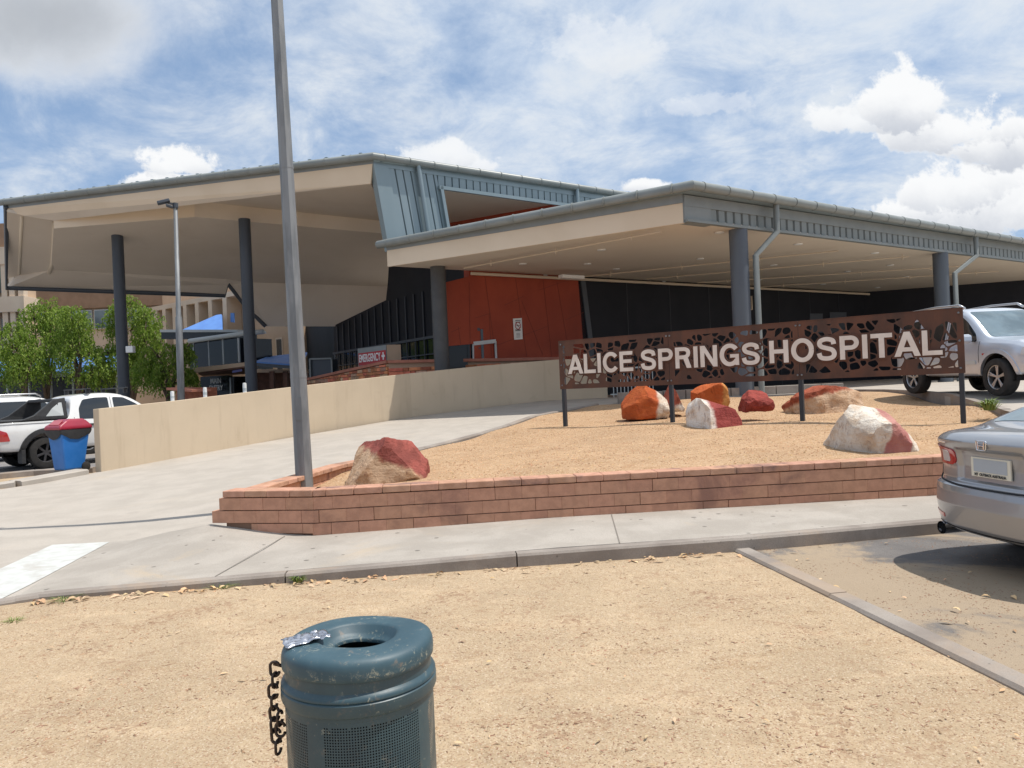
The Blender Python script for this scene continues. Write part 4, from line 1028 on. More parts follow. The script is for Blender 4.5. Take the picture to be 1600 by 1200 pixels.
mb = MB(); mb.obox(t0+V((-.13,-.15,-.07)), (.09,.03,-.03), (.03,-.08,0), (0,0,.04)); mb.build('floodlight', 'darktrim', l2, bevel=.02)
# ---------------------------------------------------------------- litter bin in the foreground
def binmat():
    m, nt, b = newmat('binpaint'); vec = coords(nt); b.inputs['Roughness'].default_value = .38; b.inputs['Specular IOR Level'].default_value = .55
    c = mix_(nt, ramp_(nt, noise_(nt, vec, 5, 5, .6), .35, .65), (.028,.062,.082), (.04,.082,.10))
    w = ramp_(nt, noise_(nt, vec, 55, 5, .72, .3), .57, .66); w2 = ramp_(nt, noise_(nt, vec, 9, 5, .7), .5, .64)
    wear = math_(nt, 'MULTIPLY', w, w2)
    c = mix_(nt, math_(nt, 'MULTIPLY', wear, .75), c, (.30,.30,.24))
    du = math_(nt, 'MULTIPLY', ramp_(nt, noise_(nt, vec, 16, 6, .7), .55, .7), .35); c = mix_(nt, du, c, (.24,.17,.12))
    setin(nt, b.inputs['Base Color'], c); setin(nt, b.inputs['Roughness'], math_(nt, 'MULTIPLY_ADD', wear, .35, .42))
    bump_(nt, b, noise_(nt, vec, 30, 4, .6), .12, .003); return m
binmat()
def wornmat():
    m, nt, b = newmat('binworn'); vec = coords(nt)
    c = mix_(nt, ramp_(nt, noise_(nt, vec, 5, 5, .6), .35, .65), (.032,.072,.095), (.05,.10,.125))
    w = ramp_(nt, noise_(nt, vec, 60, 8, .8, .5), .53, .62)
    sp = nd(nt, 'ShaderNodeSeparateXYZ'); nt.links.new(vec, sp.inputs[0])
    rim = math_(nt, 'MULTIPLY', ramp_(nt, sp.outputs[2], .808, .818), math_(nt, 'SUBTRACT', 1.0, ramp_(nt, sp.outputs[2], .828, .846)))
    w2 = math_(nt, 'ADD', ramp_(nt, noise_(nt, vec, 11, 5, .7), .52, .66), math_(nt, 'MULTIPLY', rim, ramp_(nt, noise_(nt, vec, 7, 3, .6), .4, .6)), clamp=True)
    wear = math_(nt, 'MULTIPLY', w, w2)
    c = mix_(nt, math_(nt, 'MULTIPLY', wear, .8), c, (.36,.35,.27))
    c = mix_(nt, math_(nt, 'MULTIPLY', ramp_(nt, noise_(nt, vec, 20, 6, .7), .58, .7), .4), c, (.30,.20,.13))
    setin(nt, b.inputs['Base Color'], c); setin(nt, b.inputs['Roughness'], math_(nt, 'MULTIPLY_ADD', wear, .4, math_(nt, 'MULTIPLY_ADD', noise_(nt, vec, 9, 5, .7), .35, .34)))
    bump_(nt, b, noise_(nt, vec, 26, 4, .6), .12, .003); return m
wornmat()
mat('foil', (.72,.72,.75), (.5,.5,.54), rough=.22, metal=.95, ns=30, bump=.5, bs=40)
bc = W(560,1010,2.3); BX, BY = bc.x, 2.3
tb = empty('litter_bin', (BX,BY,0), 'dark teal round steel litter bin with perforated sides in the foreground', 'litter bin')
lid = MB(); prof = [(.219,.806),(.222,.809),(.2228,.820),(.2225,.838),(.2205,.849),(.216,.858),(.208,.8645),(.196,.869),(.176,.8715),(.128,.8715),(.118,.870),(.113,.865),(.102,.846),(.090,.836),(.085,.834),(.082,.831),(.082,.822)]
lid.lathe(prof, (0,0,0), 72); ob = lid.build('lid', 'binworn', tb, local=True, smooth=True, angle=60)
for v in ob.data.vertices:
    a = math.atan2(v.co.y, v.co.x); v.co.z += .0025*math.sin(a*3+1)*(v.co.z > .8)
MB().lathe([(.2,.812),(.214,.808),(.2145,.775),(.219,.770),(.2235,.766),(.2265,.760),(.2265,.755),(.222,.751)], (0,0,0), 72).build('collar', 'binpaint', tb, local=True, smooth=True, angle=35)
MB().lathe([(.222,.752),(.2275,.747),(.228,.722),(.225,.714),(.2185,.710),(.218,.70)], (0,0,0), 72).build('upper_band', 'binpaint', tb, local=True, smooth=True, angle=35)
MB().lathe([(.217,.09),(.222,.085),(.222,.02),(.205,.0)], (0,0,0), 72).build('base_ring', 'binpaint', tb, local=True, smooth=True, angle=35)
MB().lathe([(.10,.80),(.18,.77),(.2,.74),(.2,.04),(.0,.03)], (0,0,0), 48).build('liner', 'darkclad', tb, local=True, smooth=True)
# perforated shell with real holes
NC = 176; pr = .217; rows = np.arange(.095, .704, .0077); sh = MB()
cell = 2*math.pi/NC; oct_ = [(math.cos(t)*.30, math.sin(t)*.30) for t in [math.pi/8+k*math.pi/4 for k in range(8)]]
sq = [(.5,.0),(.5,.5),(0,.5),(-.5,.5),(-.5,0),(-.5,-.5),(0,-.5),(.5,-.5)]
oct_ = [(math.cos(k*math.pi/4)*.31, math.sin(k*math.pi/4)*.31) for k in range(8)]
def solid(j, i):
    a = (j*360/NC) % 90
    return (58 < a < 72) or i > len(rows)-4 or ((a < 61 or a > 69) and i == len(rows)-4 and j % 7 == 0)
dz = .0077
for i, z in enumerate(rows[:-1]):
    for j in range(NC):
        a = (j+.5)*cell
        def P(x, y): t = a+x*cell; return (pr*math.cos(t), pr*math.sin(t), z+dz/2+y*dz)
        if solid(j, i): sh.add([P(-.5,-.5),P(.5,-.5),P(.5,.5),P(-.5,.5)], [(0,1,2,3)])
        else: sh.add([P(*q) for q in sq]+[P(*q) for q in oct_], [(k, (k+1)%8, 8+(k+1)%8, 8+k) for k in range(8)])
sh.build('perforated_shell', 'binpaint', tb, local=True)
# chain
ch = empty('chain', (BX-.235,BY-.03,.74), 'rusty dark steel chain hanging down the left side of the litter bin', 'chain')
mat('chainmat', (.035,.03,.032), (.10,.065,.045), rough=.6, metal=.5, ns=60)
def link(c, ax, up_, L=.042, w=.026, r=.0044):
    mb = MB(); pts = []
    for k in range(17):
        t = 2*math.pi*k/16; x = math.cos(t)*w/2; z = math.sin(t)*w/2+(L-w)/2*(1 if math.sin(t) >= 0 else -1); pts.append(V(c)+V(ax)*x+V(up_)*z)
    mb.tube(pts, r, 8, caps=False); return mb.build('link', 'chainmat', ch, smooth=True)
zc = .80
for k in range(8):
    x = -.234-.006*math.sin(k*.5)-.004*(k > 3); link((BX+x+.003*math.sin(k*2.1), BY-.06, zc-k*.0325), (1,0,0) if k % 2 == 0 else (.3,.95,0), (0.03*math.sin(k),0,1))
for k in range(2): link((BX-.222, BY-.07, .66-k*.0325), (1,0,0) if k % 2 else (.25,.95,0), (0,0,1))
MB().bar((BX-.230,BY-.065,.565),(BX-.230,BY-.065,.525), .018, .018).build('shackle', 'chainmat', ch, bevel=.003)
MB().tube([(BX-.20,BY-.05,.80),(BX-.238,BY-.058,.815)], .005, 8).build('eye_bolt', 'chainmat', ch)
# crushed foil wrapper on the lid
bm = bmesh.new(); bmesh.ops.create_grid(bm, x_segments=26, y_segments=18, size=1)
for v in bm.verts:
    x, y = v.co.x*.066, v.co.y*.045
    z = .006+.016*abs(noise.noise(V((x*38, y*38, 3))))+.003*noise.noise(V((x*120, y*120, 1)))-.004*abs(v.co.y)
    x += .006*noise.noise(V((y*60, x*30, 2))); y += .006*noise.noise(V((x*60, 5, 2)))
    v.co = V((x, y, max(.002, z)))
me = bpy.data.meshes.new('foil_wrapper'); bm.to_mesh(me); bm.free(); me.materials.append(MATS['foil']); o = bpy.data.objects.new('foil_wrapper', me); COL.objects.link(o)
o.location = (BX-.148, BY-.03, .8715); o.rotation_euler = (0,R(-3),R(28)); md = o.modifiers.new('s','SOLIDIFY'); md.thickness = .001; me.shade_smooth(); me.set_sharp_from_angle(angle=R(25))
tag(o, 'crumpled silver foil wrapper lying on the bin lid', 'wrapper')
# ---------------------------------------------------------------- weeds, leaf litter, stones
mat('weed', (.13,.20,.035), (.20,.26,.06), rough=.7, ns=20)
def weed(p, n, h, sp, label, name='weed', seed=1, m='weed'):
    r = random.Random(seed); mb = MB()
    for _ in range(n):
        a = r.uniform(0, 6.28); q = V(p)+V((math.cos(a), math.sin(a), 0))*r.uniform(0, sp*.35); L = h*r.uniform(.5,1); o_ = V((math.cos(a), math.sin(a), 0))*sp*r.uniform(.2,1); s = V((-math.sin(a), math.cos(a), 0))*.0045*(h/.1)
        m_ = q+o_*.4+V((0,0,L*.75)); e = q+o_+V((0,0,L*r.uniform(.55,1)))
        mb.add([q-s, q+s, m_+s*.9, m_-s*.9, e], [(0,1,2,3),(3,2,4)])
    o = mb.build(name, m); L0 = V(p); o.data.transform(Matrix.Translation(-L0)); o.location = L0; return tag(o, label, 'weed')
g = lambda u, v, z=0: tuple(G(u, v, z))
weed(g(466,910), 90, .09, .12, 'small green weed at the foot of the kerb in line with the lamp pole', seed=3)
weed(g(343,921), 60, .05, .16, 'flat pale green weed growing against the kerb left of the lamp pole', seed=4)
weed(g(1137,860), 90, .05, .11, 'green weed where the edging strip meets the footpath kerb', seed=5)
weed(g(1545,641,.86), 120, .22, .28, 'grass tuft against the kerb behind the right sign post', seed=6)
weed(g(100,939), 60, .05, .2, 'dry brownish weed at the left end of the footpath kerb', seed=8)
weed(g(22,975), 40, .06, .12, 'faded green weed beside the far left kerb corner', seed=9)
mat('stonechip', (.50,.33,.20), (.36,.20,.11), rough=.95, ns=3, island=.45)
mat('leaf', (.58,.42,.26), (.50,.30,.15), rough=.8, ns=3, island=.35)
mat('bark', (.24,.13,.08), (.33,.2,.12), rough=.9, ns=3, island=.4)
rng = np.random.RandomState(5)
def chips(name, n, region, zf, smin, smax, m, label, cat, flat=.6, clump=None, seed=0, kmax=1.6):
    r = random.Random(seed); mb = MB(); c = 0; T = [(1,0,-.4),(-.5,.87,-.4),(-.5,-.87,-.4),(0,0,.8)]
    while c < n:
        x, y = region(r)
        if x is None: continue
        if clump and noise.fractal(V((x*clump, y*clump, 0)), 1, 2, 4) < r.uniform(-.35,.35): continue
        s = smin*(smax/smin)**(r.random()**1.8); a = r.uniform(0, 6.28); ca, sa = math.cos(a), math.sin(a); z = zf(x, y); k = r.uniform(.5,kmax)
        mb.add([(x+s*(ca*q[0]*k-sa*q[1]), y+s*(sa*q[0]*k+ca*q[1]), z+s*flat*(q[2]+.35)) for q in T], [(0,1,3),(1,2,3),(2,0,3)])
        c += 1
    o = mb.build(name, m); tag(o, label, cat, kind='stuff'); return o
def reg_dirt(r):
    D = 1.9+ (r.random()**1.5)*5.2; u = r.uniform(-20, 1620); a, _ = ray(u, 900); x = a*D
    lim = 6.32+.107*(x+3.95)
    if D > lim-.02 or x > 1.94+ (7.0-D)*.135 and D < 7.0: return None, None
    return x, D
chips('loose_stones', 16000, reg_dirt, hsand, .0015, .0055, 'stonechip', 'fine loose stones scattered over the foreground sand', 'stones', clump=1.1)
chips('bark_litter', 15000, reg_dirt, hsand, .0026, .0085, 'bark', 'dark bark crumbs and twigs strewn over the foreground sand', 'litter', flat=.4, clump=1.6, seed=2, kmax=4.0)
def reg_bed(r):
    x = r.uniform(-3.2, 8.2); y = r.uniform(8.4, 20.5); return (x, y) if inpoly(x, y, BED) else (None, None)
chips('bed_gravel', 34000, reg_bed, lambda x, y: hgrav(x, y), .006, .017, 'gravelchip' if 'gravelchip' in MATS else mat('gravelchip', (.55,.36,.20), (.40,.23,.12), rough=.95, ns=2, island=.4), 'golden crushed gravel of the raised bed', 'gravel', seed=4)
def reg_bay(r):
    t = r.random(); x = 2.1+t*5; y = r.uniform(2.6, 7.1); 
    return (x, y) if x > 2.05+(7-y)*.14 and y < 6.93+.19*(x-1.93) and r.random() < max(.12, 1-(x-2-(7-y)*.14)*.35) else (None, None)
chips('bay_grit', 7000, reg_bay, lambda x, y: .005, .002, .009, 'bark', 'grit and bark crumbs along the edge of the parking bay', 'litter', flat=.35, clump=1.4, seed=6)
# curled gum leaves by the kerb and around
def leaves(n, region, zf, label, seed, L0=.05):
    r = random.Random(seed); mb = MB(); c = 0
    while c < n:
        x, y = region(r)
        if x is None: continue
        L = L0*r.uniform(.5,1.5); a = r.uniform(0, 6.28); ex = V((math.cos(a), math.sin(a), r.uniform(-.15,.15))); ey = V((-math.sin(a), math.cos(a), r.uniform(-.4,.4)))*.16*L; p = V((x, y, zf(x, y)+.006+r.uniform(0,.01)))
        b_ = V((0,0,L*r.uniform(.05,.25)))
        mb.add([p-ex*L/2, p-ex*L*.15+ey+b_, p-ex*L*.15-ey+b_, p+ex*L*.2+ey*.8+b_, p+ex*L*.2-ey*.8+b_, p+ex*L/2], [(0,2,1),(1,2,4,3),(3,4,5)]); c += 1
    o = mb.build('fallen_leaves', 'leaf'); tag(o, label, 'leaves', kind='stuff')
def reg_kerb(r):
    x = -3.9+6*(r.random()**1.6); return x, 6.25+.107*(x+3.95)-.02-abs(r.gauss(0,.09))
leaves(150, reg_kerb, lambda x, y: .004, 'dry curled leaves gathered along the foot of the kerb', 3, .07)
leaves(130, reg_dirt, hsand, 'a few dry leaves dotted over the sand', 5, .035)
leaves(70, reg_bay, lambda x, y: .004, 'dry leaves in the parking bay near the edging strip', 7, .06)
# ---------------------------------------------------------------- vehicles
def paint(name, c, metal=.0, rough=.32, coat=1.0, flake=None):
    m, nt, b = newmat(name); vec = coords(nt)
    cc = mix_(nt, ramp_(nt, noise_(nt, vec, 2.0, 4), .3, .8), c, tuple(x*.93 for x in c))
    du = math_(nt, 'MULTIPLY', ramp_(nt, noise_(nt, vec, 9, 6, .7), .5, .75), .12); cc = mix_(nt, du, cc, (.42,.32,.24))
    setin(nt, b.inputs['Base Color'], cc); b.inputs['Metallic'].default_value = metal; b.inputs['Roughness'].default_value = rough
    b.inputs['Coat Weight'].default_value = coat; b.inputs['Coat Roughness'].default_value = .04; return m
paint('paint_silver', (.36,.365,.385), .75, .38); paint('paint_silver_suv', (.62,.66,.73), .5, .36); paint('paint_whitecar', (.78,.78,.77), 0, .35)
mat('carglass', (.012,.016,.02), rough=.03, spec=1.0); mat('carglass_light', (.16,.22,.25), (.10,.14,.16), rough=.04, spec=1.0, ns=2)
mat('tyre', (.022,.021,.02), (.035,.032,.03), rough=.85, ns=8, bump=.2, bs=60); mat('alloy', (.55,.55,.56), rough=.3, metal=.85); mat('alloy_dark', (.10,.10,.11), rough=.35, metal=.7)
mat('blackplastic', (.025,.026,.028), (.035,.035,.037), rough=.6, ns=12); mat('lampred', (.45,.012,.015), rough=.08, coat=1); mat('lampclear', (.62,.58,.56), rough=.08, coat=1)
mat('chrome', (.75,.76,.78), rough=.12, metal=1); mat('seam', (.02,.02,.022), rough=.8); mat('plate', (.74,.70,.58), rough=.4); mat('plateblank', (.42,.46,.50), rough=.4)
mat('shadowgap', (.006,.006,.007), rough=.9)
def catm(keys, x):   # piecewise smooth interpolation of tuples
    if x <= keys[0][0]: return keys[0][1:]
    if x >= keys[-1][0]: return keys[-1][1:]
    for a, b in zip(keys, keys[1:]):
        if a[0] <= x <= b[0]:
            t = (x-a[0])/(b[0]-a[0]); return tuple(p+(q-p)*t for p, q in zip(a[1:], b[1:]))
def eval_mesh(ob):
    dg = bpy.context.evaluated_depsgraph_get(); dg.update(); return bpy.data.meshes.new_from_object(ob.evaluated_get(dg))
def loft(st, K1=5, K2=4, M=8, sub=2, deform=None):
    """st: list of (x, zb, zbelt, zt, wb, wt, tuck)"""
    ring = []
    K = K1+K2
    secs = []
    for (x, zb, zl, zt, wb, wt, tk) in st:
        side = []
        for i in range(K1+1):
            t = i/K1; z = zb+(zl-zb)*t
            w = wb*(1-tk*(1-t)**3*1.0)*(1-.035*max(0, (t-.7)/.3)**2)
            side.append((w, z))
        w0 = side[-1][0]
        for i in range(1, K2+1):
            t = i/K2; z = zl+(zt-zl)*(t if i < K2 else 1)
            w = w0+(wt-w0)*t**1.05
            if i == K2: z = zt-.035*min(1,(zt-zl)/.1)
            side.append((w, z))
        wtop = side[-1][0]; ring = []
        for j in range(M+1):
            y = -side[0][0]+2*side[0][0]*j/M; ring.append((x, y, side[0][1]))
        for (w, z) in side[1:]: ring.append((x, w, z))
        for j in range(1, M+1):
            q = 1-2*j/M; y = wtop*q; ring.append((x, y, zt-(.035*min(1,(zt-zl)/.1))*q**4 if j < M else side[-1][1]))
        for (w, z) in side[-2:0:-1]: ring.append((x, -w, z))
        secs.append((ring, side, zt, zl, wtop))
    n = len(secs[0][0]); mb = MB()
    for s in secs: mb.v += s[0]
    for i in range(len(secs)-1):
        for k in range(n): mb.f.append((i*n+k, i*n+(k+1)%n, (i+1)*n+(k+1)%n, (i+1)*n+k))
    # caps: grid rows between left and right side
    def cap(si, flip):
        R_ = []; base = si*n
        for r in range(K+1):
            rowL = base+(M+r) ; rowR = base+((n-r) % n)
            if r == 0: row = [base+j for j in range(M+1)][::-1]
            elif r == K: row = [base+M+K+j for j in range(M+1)]
            else:
                a = V(mb.v[rowL]); b = V(mb.v[rowR]); row = [rowL]
                for j in range(1, M):
                    row.append(len(mb.v)); mb.v.append(tuple(a+(b-a)*j/M))
                row.append(rowR)
            R_.append(row)
        for r in range(K):
            for j in range(M):
                f = (R_[r][j], R_[r][j+1], R_[r+1][j+1], R_[r+1][j]); mb.f.append(f[::-1] if flip else f)
    cap(0, False); cap(len(secs)-1, True)
    ob = mb.build('tmp', None); fixn(ob)
    md = ob.modifiers.new('s', 'SUBSURF'); md.levels = sub; md.render_levels = sub
    me = eval_mesh(ob); bpy.data.objects.remove(ob)
    if deform:
        for v in me.vertices: v.co = V(deform(*v.co))
    return me
def finish_body(me, name, m, parent, wells, keep_bvh=True):
    bm = bmesh.new(); bm.from_mesh(me); bvh = BVHTree.FromBMesh(bm); bm.free()
    ob = bpy.data.objects.new('tmpb', me); COL.objects.link(ob); cut = []
    for (x, z, r, w0, w1) in wells:
        for s in (-1, 1):
            mb = MB(); mb.lathe([(0.0, w0*s), (r, w0*s), (r, w1*s), (0.0, w1*s)], (x, 0, z), 40, axis='y')
            c = mb.build('cut', None); bm = bmesh.new(); bm.from_mesh(c.data); bmesh.ops.remove_doubles(bm, verts=bm.verts, dist=1e-5); bmesh.ops.recalc_face_normals(bm, faces=bm.faces); bm.to_mesh(c.data); bm.free()
            md = ob.modifiers.new('b', 'BOOLEAN'); md.operation = 'DIFFERENCE'; md.object = c; md.solver = 'EXACT'; cut.append(c)
    m2 = eval_mesh(ob); bpy.data.objects.remove(ob)
    for c in cut: bpy.data.objects.remove(c)
    m2.name = name; m2.materials.clear(); m2.materials.append(MATS[m]); o = bpy.data.objects.new(name, m2); COL.objects.link(o); o.parent = parent
    m2.shade_smooth(); m2.set_sharp_from_angle(angle=R(38)); return o, bvh
def decal(name, m, parent, bvh, poly, axis, side=1, off=.004, th=.006, step=.06, smooth=True, round_=.0, label=None, push=None):
    """project a polygon onto the body: axis 'y' poly in (x,z); 'x' poly in (y,z) seen from side*x; 'z' poly in (x,y)"""
    P = rpoly(poly, round_) if round_ else [tuple(p) for p in poly]
    vs, fs = cdt(P, step); pts = []; nr = []
    for a, b in vs:
        if axis == 'y': o = V((a, 3*side, b)); d = V((0, -side, 0))
        elif axis == 'x': o = V((6*side, a, b)); d = V((-side, 0, 0))
        else: o = V((a, b, 5)); d = V((0, 0, -1))
        h, n_, _, _ = bvh.ray_cast(o, d)
        if h is None:
            h = bvh.find_nearest(o+d*((3-.8) if axis == 'y' else (6-2.2) if axis == 'x' else 3.6))[0]; n_ = -d
        pts.append(h); nr.append(n_ if n_.dot(d) < 0 else -n_)
    # smooth the normals over neighbours
    acc = [V(n_) for n_ in nr]
    for f in fs:
        s = sum((nr[i] for i in f), V((0,0,0)))
        for i in f: acc[i] += s
    nr = [a.normalized() for a in acc]
    mb = MB(); k = len(pts); mb.v = [tuple(p+n_*off) for p, n_ in zip(pts, nr)]+[tuple(p-n_*th) for p, n_ in zip(pts, nr)]
    for f in fs:
        a, b, c = (V(mb.v[i]) for i in f[:3]); f = tuple(f)
        if (b-a).cross(c-a).dot(nr[f[0]]) < 0: f = f[::-1]
        mb.f.append(f)
    E = {(f[i], f[(i+1) % len(f)]) for f in mb.f for i in range(len(f))}
    for a, b in E:
        if (b, a) not in E: mb.f.append((b, a, a+k, b+k))
    o = mb.build(name, m, parent, local=True, smooth=smooth, angle=40)
    if label: o['label'] = label
    return o
def strip(name, m, parent, bvh, path, w, axis, side=1, off=.003, th=.004, step=.05):
    """thin band along a path, conforming to the body"""
    P = [V(p) for p in path]; L = []; Rr = []
    for i, p in enumerate(P):
        d = (P[min(i+1, len(P)-1)]-P[max(i-1, 0)]).normalized(); n_ = V((-d.y, d.x))*w/2; L.append(tuple(p+n_)); Rr.append(tuple(p-n_))
    return decal(name, m, parent, bvh, L+Rr[::-1], axis, side, off, th, step)
def wheel(parent, x, y, r, w, m, spokes=6, side=1, rimr=.66, fork=False, dark=False):
    o = bpy.data.objects.new('wheel', None); COL.objects.link(o); o.parent = parent; o.location = (x, y, r)
    t = MB(); s = side; prof = [(r*rimr, -w/2), (r*.86, -w/2), (r*.95, -w*.47), (r*.99, -w*.38), (r, -w*.2), (r, w*.2), (r*.99, w*.38), (r*.95, w*.47), (r*.86, w/2), (r*rimr, w/2), (r*rimr*.97, w*.3), (r*rimr*.97, -w*.3)]
    t.lathe(prof, (0,0,0), 48, axis='y', closed=True); ty = t.build('tyre', 'tyre', o, local=True, smooth=True, angle=40); fixn(ty)
    t = MB(); ro = r*rimr; e = s*w*.40
    t.lathe([(ro, e), (ro*.93, e), (ro*.90, e-s*.03), (ro*.88, -e*.5)], (0,0,0), 40, axis='y')
    t.lathe([(0, e-s*.02), (ro*.17, e-s*.02), (ro*.20, e-s*.035)], (0,0,0), 20, axis='y')
    for k in range(spokes):
        for g in ((-.10, .10) if fork else (0,)):
            a = 2*math.pi*k/spokes+g+.3; a0 = 2*math.pi*k/spokes+g*.4+.3
            d = V((math.cos(a), 0, math.sin(a))); d0 = V((math.cos(a0), 0, math.sin(a0))); p0 = d0*ro*.12+V((0,e-s*.03,0)); p1 = d*ro*.95+V((0,e-s*.022,0))
            t.bar(p0, p1, ro*(.13 if fork else .22), .025, up=(0,1,0))
    rim = t.build('rim', m, o, local=True, bevel=.006); fixn(rim)
    t = MB(); t.lathe([(0, -s*.01), (ro*.9, -s*.01)], (0,0,0), 32, axis='y'); t.build('brake_disc', 'shadowgap', o, local=True); return o
def wells_liner(parent, wells, m='shadowgap'):
    for (x, z, r, w0, w1) in wells:
        for s in (-1, 1):
            mb = MB(); mb.lathe([(r-.004, (w0+.02)*s), (r-.004, .80*s)], (x,0,z), 32, axis='y')
            mb.v = [(p[0], p[1], max(p[2], .28)) for p in mb.v]; mb.build('wheel_arch_liner', m, parent, local=True)
def undertray(parent, x0, x1, w, z=.24):
    MB().box(x0, x1, -w, w, z, z+.12).build('underbody', 'shadowgap', parent, local=True)
# ---- silver sedan, rear end close to the camera
def sedan():
    heading = R(8)   # car faces +X turned slightly away
    hd = V((math.cos(heading), math.sin(heading), 0)); plate = V((3.465, 5.72, 0))
    c = plate+hd*2.36
    t = empty('parked_car', (c.x, c.y, .004), 'silver sedan parked at the kerb with its tail lamp and number plate towards the camera', 'car', rz=heading)
    #   x     zb   zbelt  zt    wb    wt   tuck
    st = [(-2.36,.30,.72,1.01,.72,.68,.10),(-2.30,.27,.76,1.06,.815,.755,.10),(-2.17,.25,.82,1.078,.872,.80,.10),(-1.95,.22,.87,1.085,.90,.79,.09),(-1.74,.20,.885,1.125,.912,.72,.08),(-1.50,.19,.90,1.235,.918,.66,.08),
          (-1.15,.19,.91,1.345,.92,.60,.08),(-.75,.19,.91,1.385,.92,.565,.08),(-.25,.19,.905,1.43,.92,.56,.08),(.25,.19,.89,1.425,.92,.56,.08),(.65,.19,.875,1.34,.92,.58,.08),(1.05,.19,.86,1.16,.92,.62,.08),(1.32,.19,.84,1.0,.915,.68,.08),
          (1.7,.19,.80,.94,.905,.70,.08),(2.05,.20,.74,.86,.87,.66,.1),(2.28,.22,.66,.76,.76,.56,.1),(2.37,.26,.55,.64,.62,.46,.1)]
    def dfm(x, y, z):
        if x < -1.6:
            k = sstep((-1.6-x)/.62)
            x += .34*k*(abs(y)/.9)**3.2 - .0
            # vertical relief: bumper shelf, recessed lid face, lip
            prof = [(.15,.12),(.24,.06),(.34,.012),(.50,-.012),(.60,-.006),(.645,.004),(.665,.045),(.70,.058),(.80,.062),(.90,.048),(.955,.022),(1.0,.0),(1.05,.015),(1.09,.05)]
            for a, b in zip(prof, prof[1:]):
                if a[0] <= z <= b[0]: o_ = a[1]+(b[1]-a[1])*(z-a[0])/(b[0]-a[0]); break
            else: o_ = prof[0][1] if z < .15 else prof[-1][1]
            kk = sstep((-2.02-x)/.22)
            x += o_*kk
            # scoop for the plate
            q = sstep((.35-abs(y))/.05)*sstep((z-.685)/.02)*sstep((.952-z)/.025)
            x += .030*q*kk
        return (x, y, z)
    me = loft(st, 9, 4, 12, 3, dfm)
    WL = [(-1.30,.33,.355,.55,1.2),(1.41,.33,.355,.55,1.2)]
    body, bvh = finish_body(me, 'body', 'paint_silver', t, WL)
    wells_liner(t, WL); undertray(t, -1.95, 2.0, .62, .22)
    for x in (-1.30, 1.41):
        for s in (1, -1): wheel(t, x, .80*s, .325, .225, 'alloy', 5, s, .70, True)
    for s in (1, -1):
        decal('tail_lamp', 'lampred', t, bvh, [(.345*s,.83),(.355*s,.925),(.60*s,.945),(.80*s,.955),(.864*s,.93),(.86*s,.82),(.70*s,.80),(.40*s,.80)], 'x', -1, .010, .02, .025, round_=.03)
        decal('lamp_lens', 'lampclear', t, bvh, [(.42*s,.825),(.43*s,.915),(.54*s,.92),(.545*s,.825)], 'x', -1, .014, .01, .03, round_=.02)
        decal('reflector', 'lampred', t, bvh, [(.48*s,.375),(.48*s,.405),(.70*s,.42),(.70*s,.39)], 'x', -1, .005, .01, .03)
        mb = MB(); mb.tube([(-2.30,.54*s,.275),(-1.9,.54*s,.29)], .052, 20, caps=False); mb.tube([(-2.295,.54*s,.275),(-1.9,.54*s,.29)], .044, 20, caps=False); fixn(mb.build('exhaust_tip', 'chrome', t, local=True, smooth=True))
        mb = MB(); mb.tube([(-2.24,.54*s,.275),(-1.85,.54*s,.29)], .0435, 16); mb.build('exhaust_bore', 'shadowgap', t, local=True)
        # side glass and door lines
        decal('side_window', 'carglass', t, bvh, [(-1.42,.965),(-1.05,1.20),(-.62,1.315),(-.20,1.345),(-.20,.955)], 'y', s, .004, .006, .05, round_=.04)
        decal('side_window', 'carglass', t, bvh, [(-.12,.955),(-.12,1.345),(.25,1.33),(.62,1.24),(1.02,1.02),(1.08,.935)], 'y', s, .004, .006, .05, round_=.04)
        strip('door_seam', 'seam', t, bvh, [(-.16,1.36),(-.16,.9),(-.17,.3)], .007, 'y', s); strip('door_seam', 'seam', t, bvh, [(-.98,.93),(-.95,.72),(-.80,.40),(-.74,.3)], .007, 'y', s); strip('door_seam', 'seam', t, bvh, [(1.02,.92),(1.0,.6),(.95,.3)], .007, 'y', s)
        decal('door_handle', 'paint_silver', t, bvh, [(-.72,.80),(-.72,.83),(-.50,.835),(-.50,.805)], 'y', s, .03, .01, .05, round_=.012); decal('door_handle', 'paint_silver', t, bvh, [(.10,.79),(.10,.82),(.32,.82),(.32,.79)], 'y', s, .03, .01, .05, round_=.012)
        m_ = MB(); m_.obox((.86,(.98)*s,.98), (.05,0,0), (0,.10,0), (0,0,.06)); m_.build('wing_mirror', 'paint_silver', t, local=True, bevel=.035)
        decal('headlamp', 'lampclear', t, bvh, [(.45*s,.60),(.45*s,.68),(.78*s,.72),(.78*s,.62)], 'x', 1, .005, .01, .04, round_=.02)
    decal('rear_window', 'carglass_light', t, bvh, [(-1.76,-.60),(-1.76,.60),(-1.08,.49),(-1.08,-.49)], 'z', 1, .004, .006, .05, round_=.06)
    decal('windscreen', 'carglass', t, bvh, [(1.30,-.62),(1.30,.62),(.62,.52),(.62,-.52)], 'z', 1, .004, .006, .05, round_=.06)
    # boot lid outline and bumper line
    for s in (1, -1):
        strip('lid_seam', 'seam', t, bvh, [(.70*s,1.03),(.70*s,.965)], .007, 'x', -1); strip('lid_seam', 'seam', t, bvh, [(.655*s,.775),(.66*s,.72),(.64*s,.672)], .007, 'x', -1)
        strip('bumper_seam', 'seam', t, bvh, [(.66*s,.668),(.80*s,.70),(.86*s,.77)], .007, 'x', -1)
    strip('lid_seam', 'seam', t, bvh, [(-.64,.668),(-.3,.655),(0,.652),(.3,.655),(.64,.668)], .009, 'x', -1)
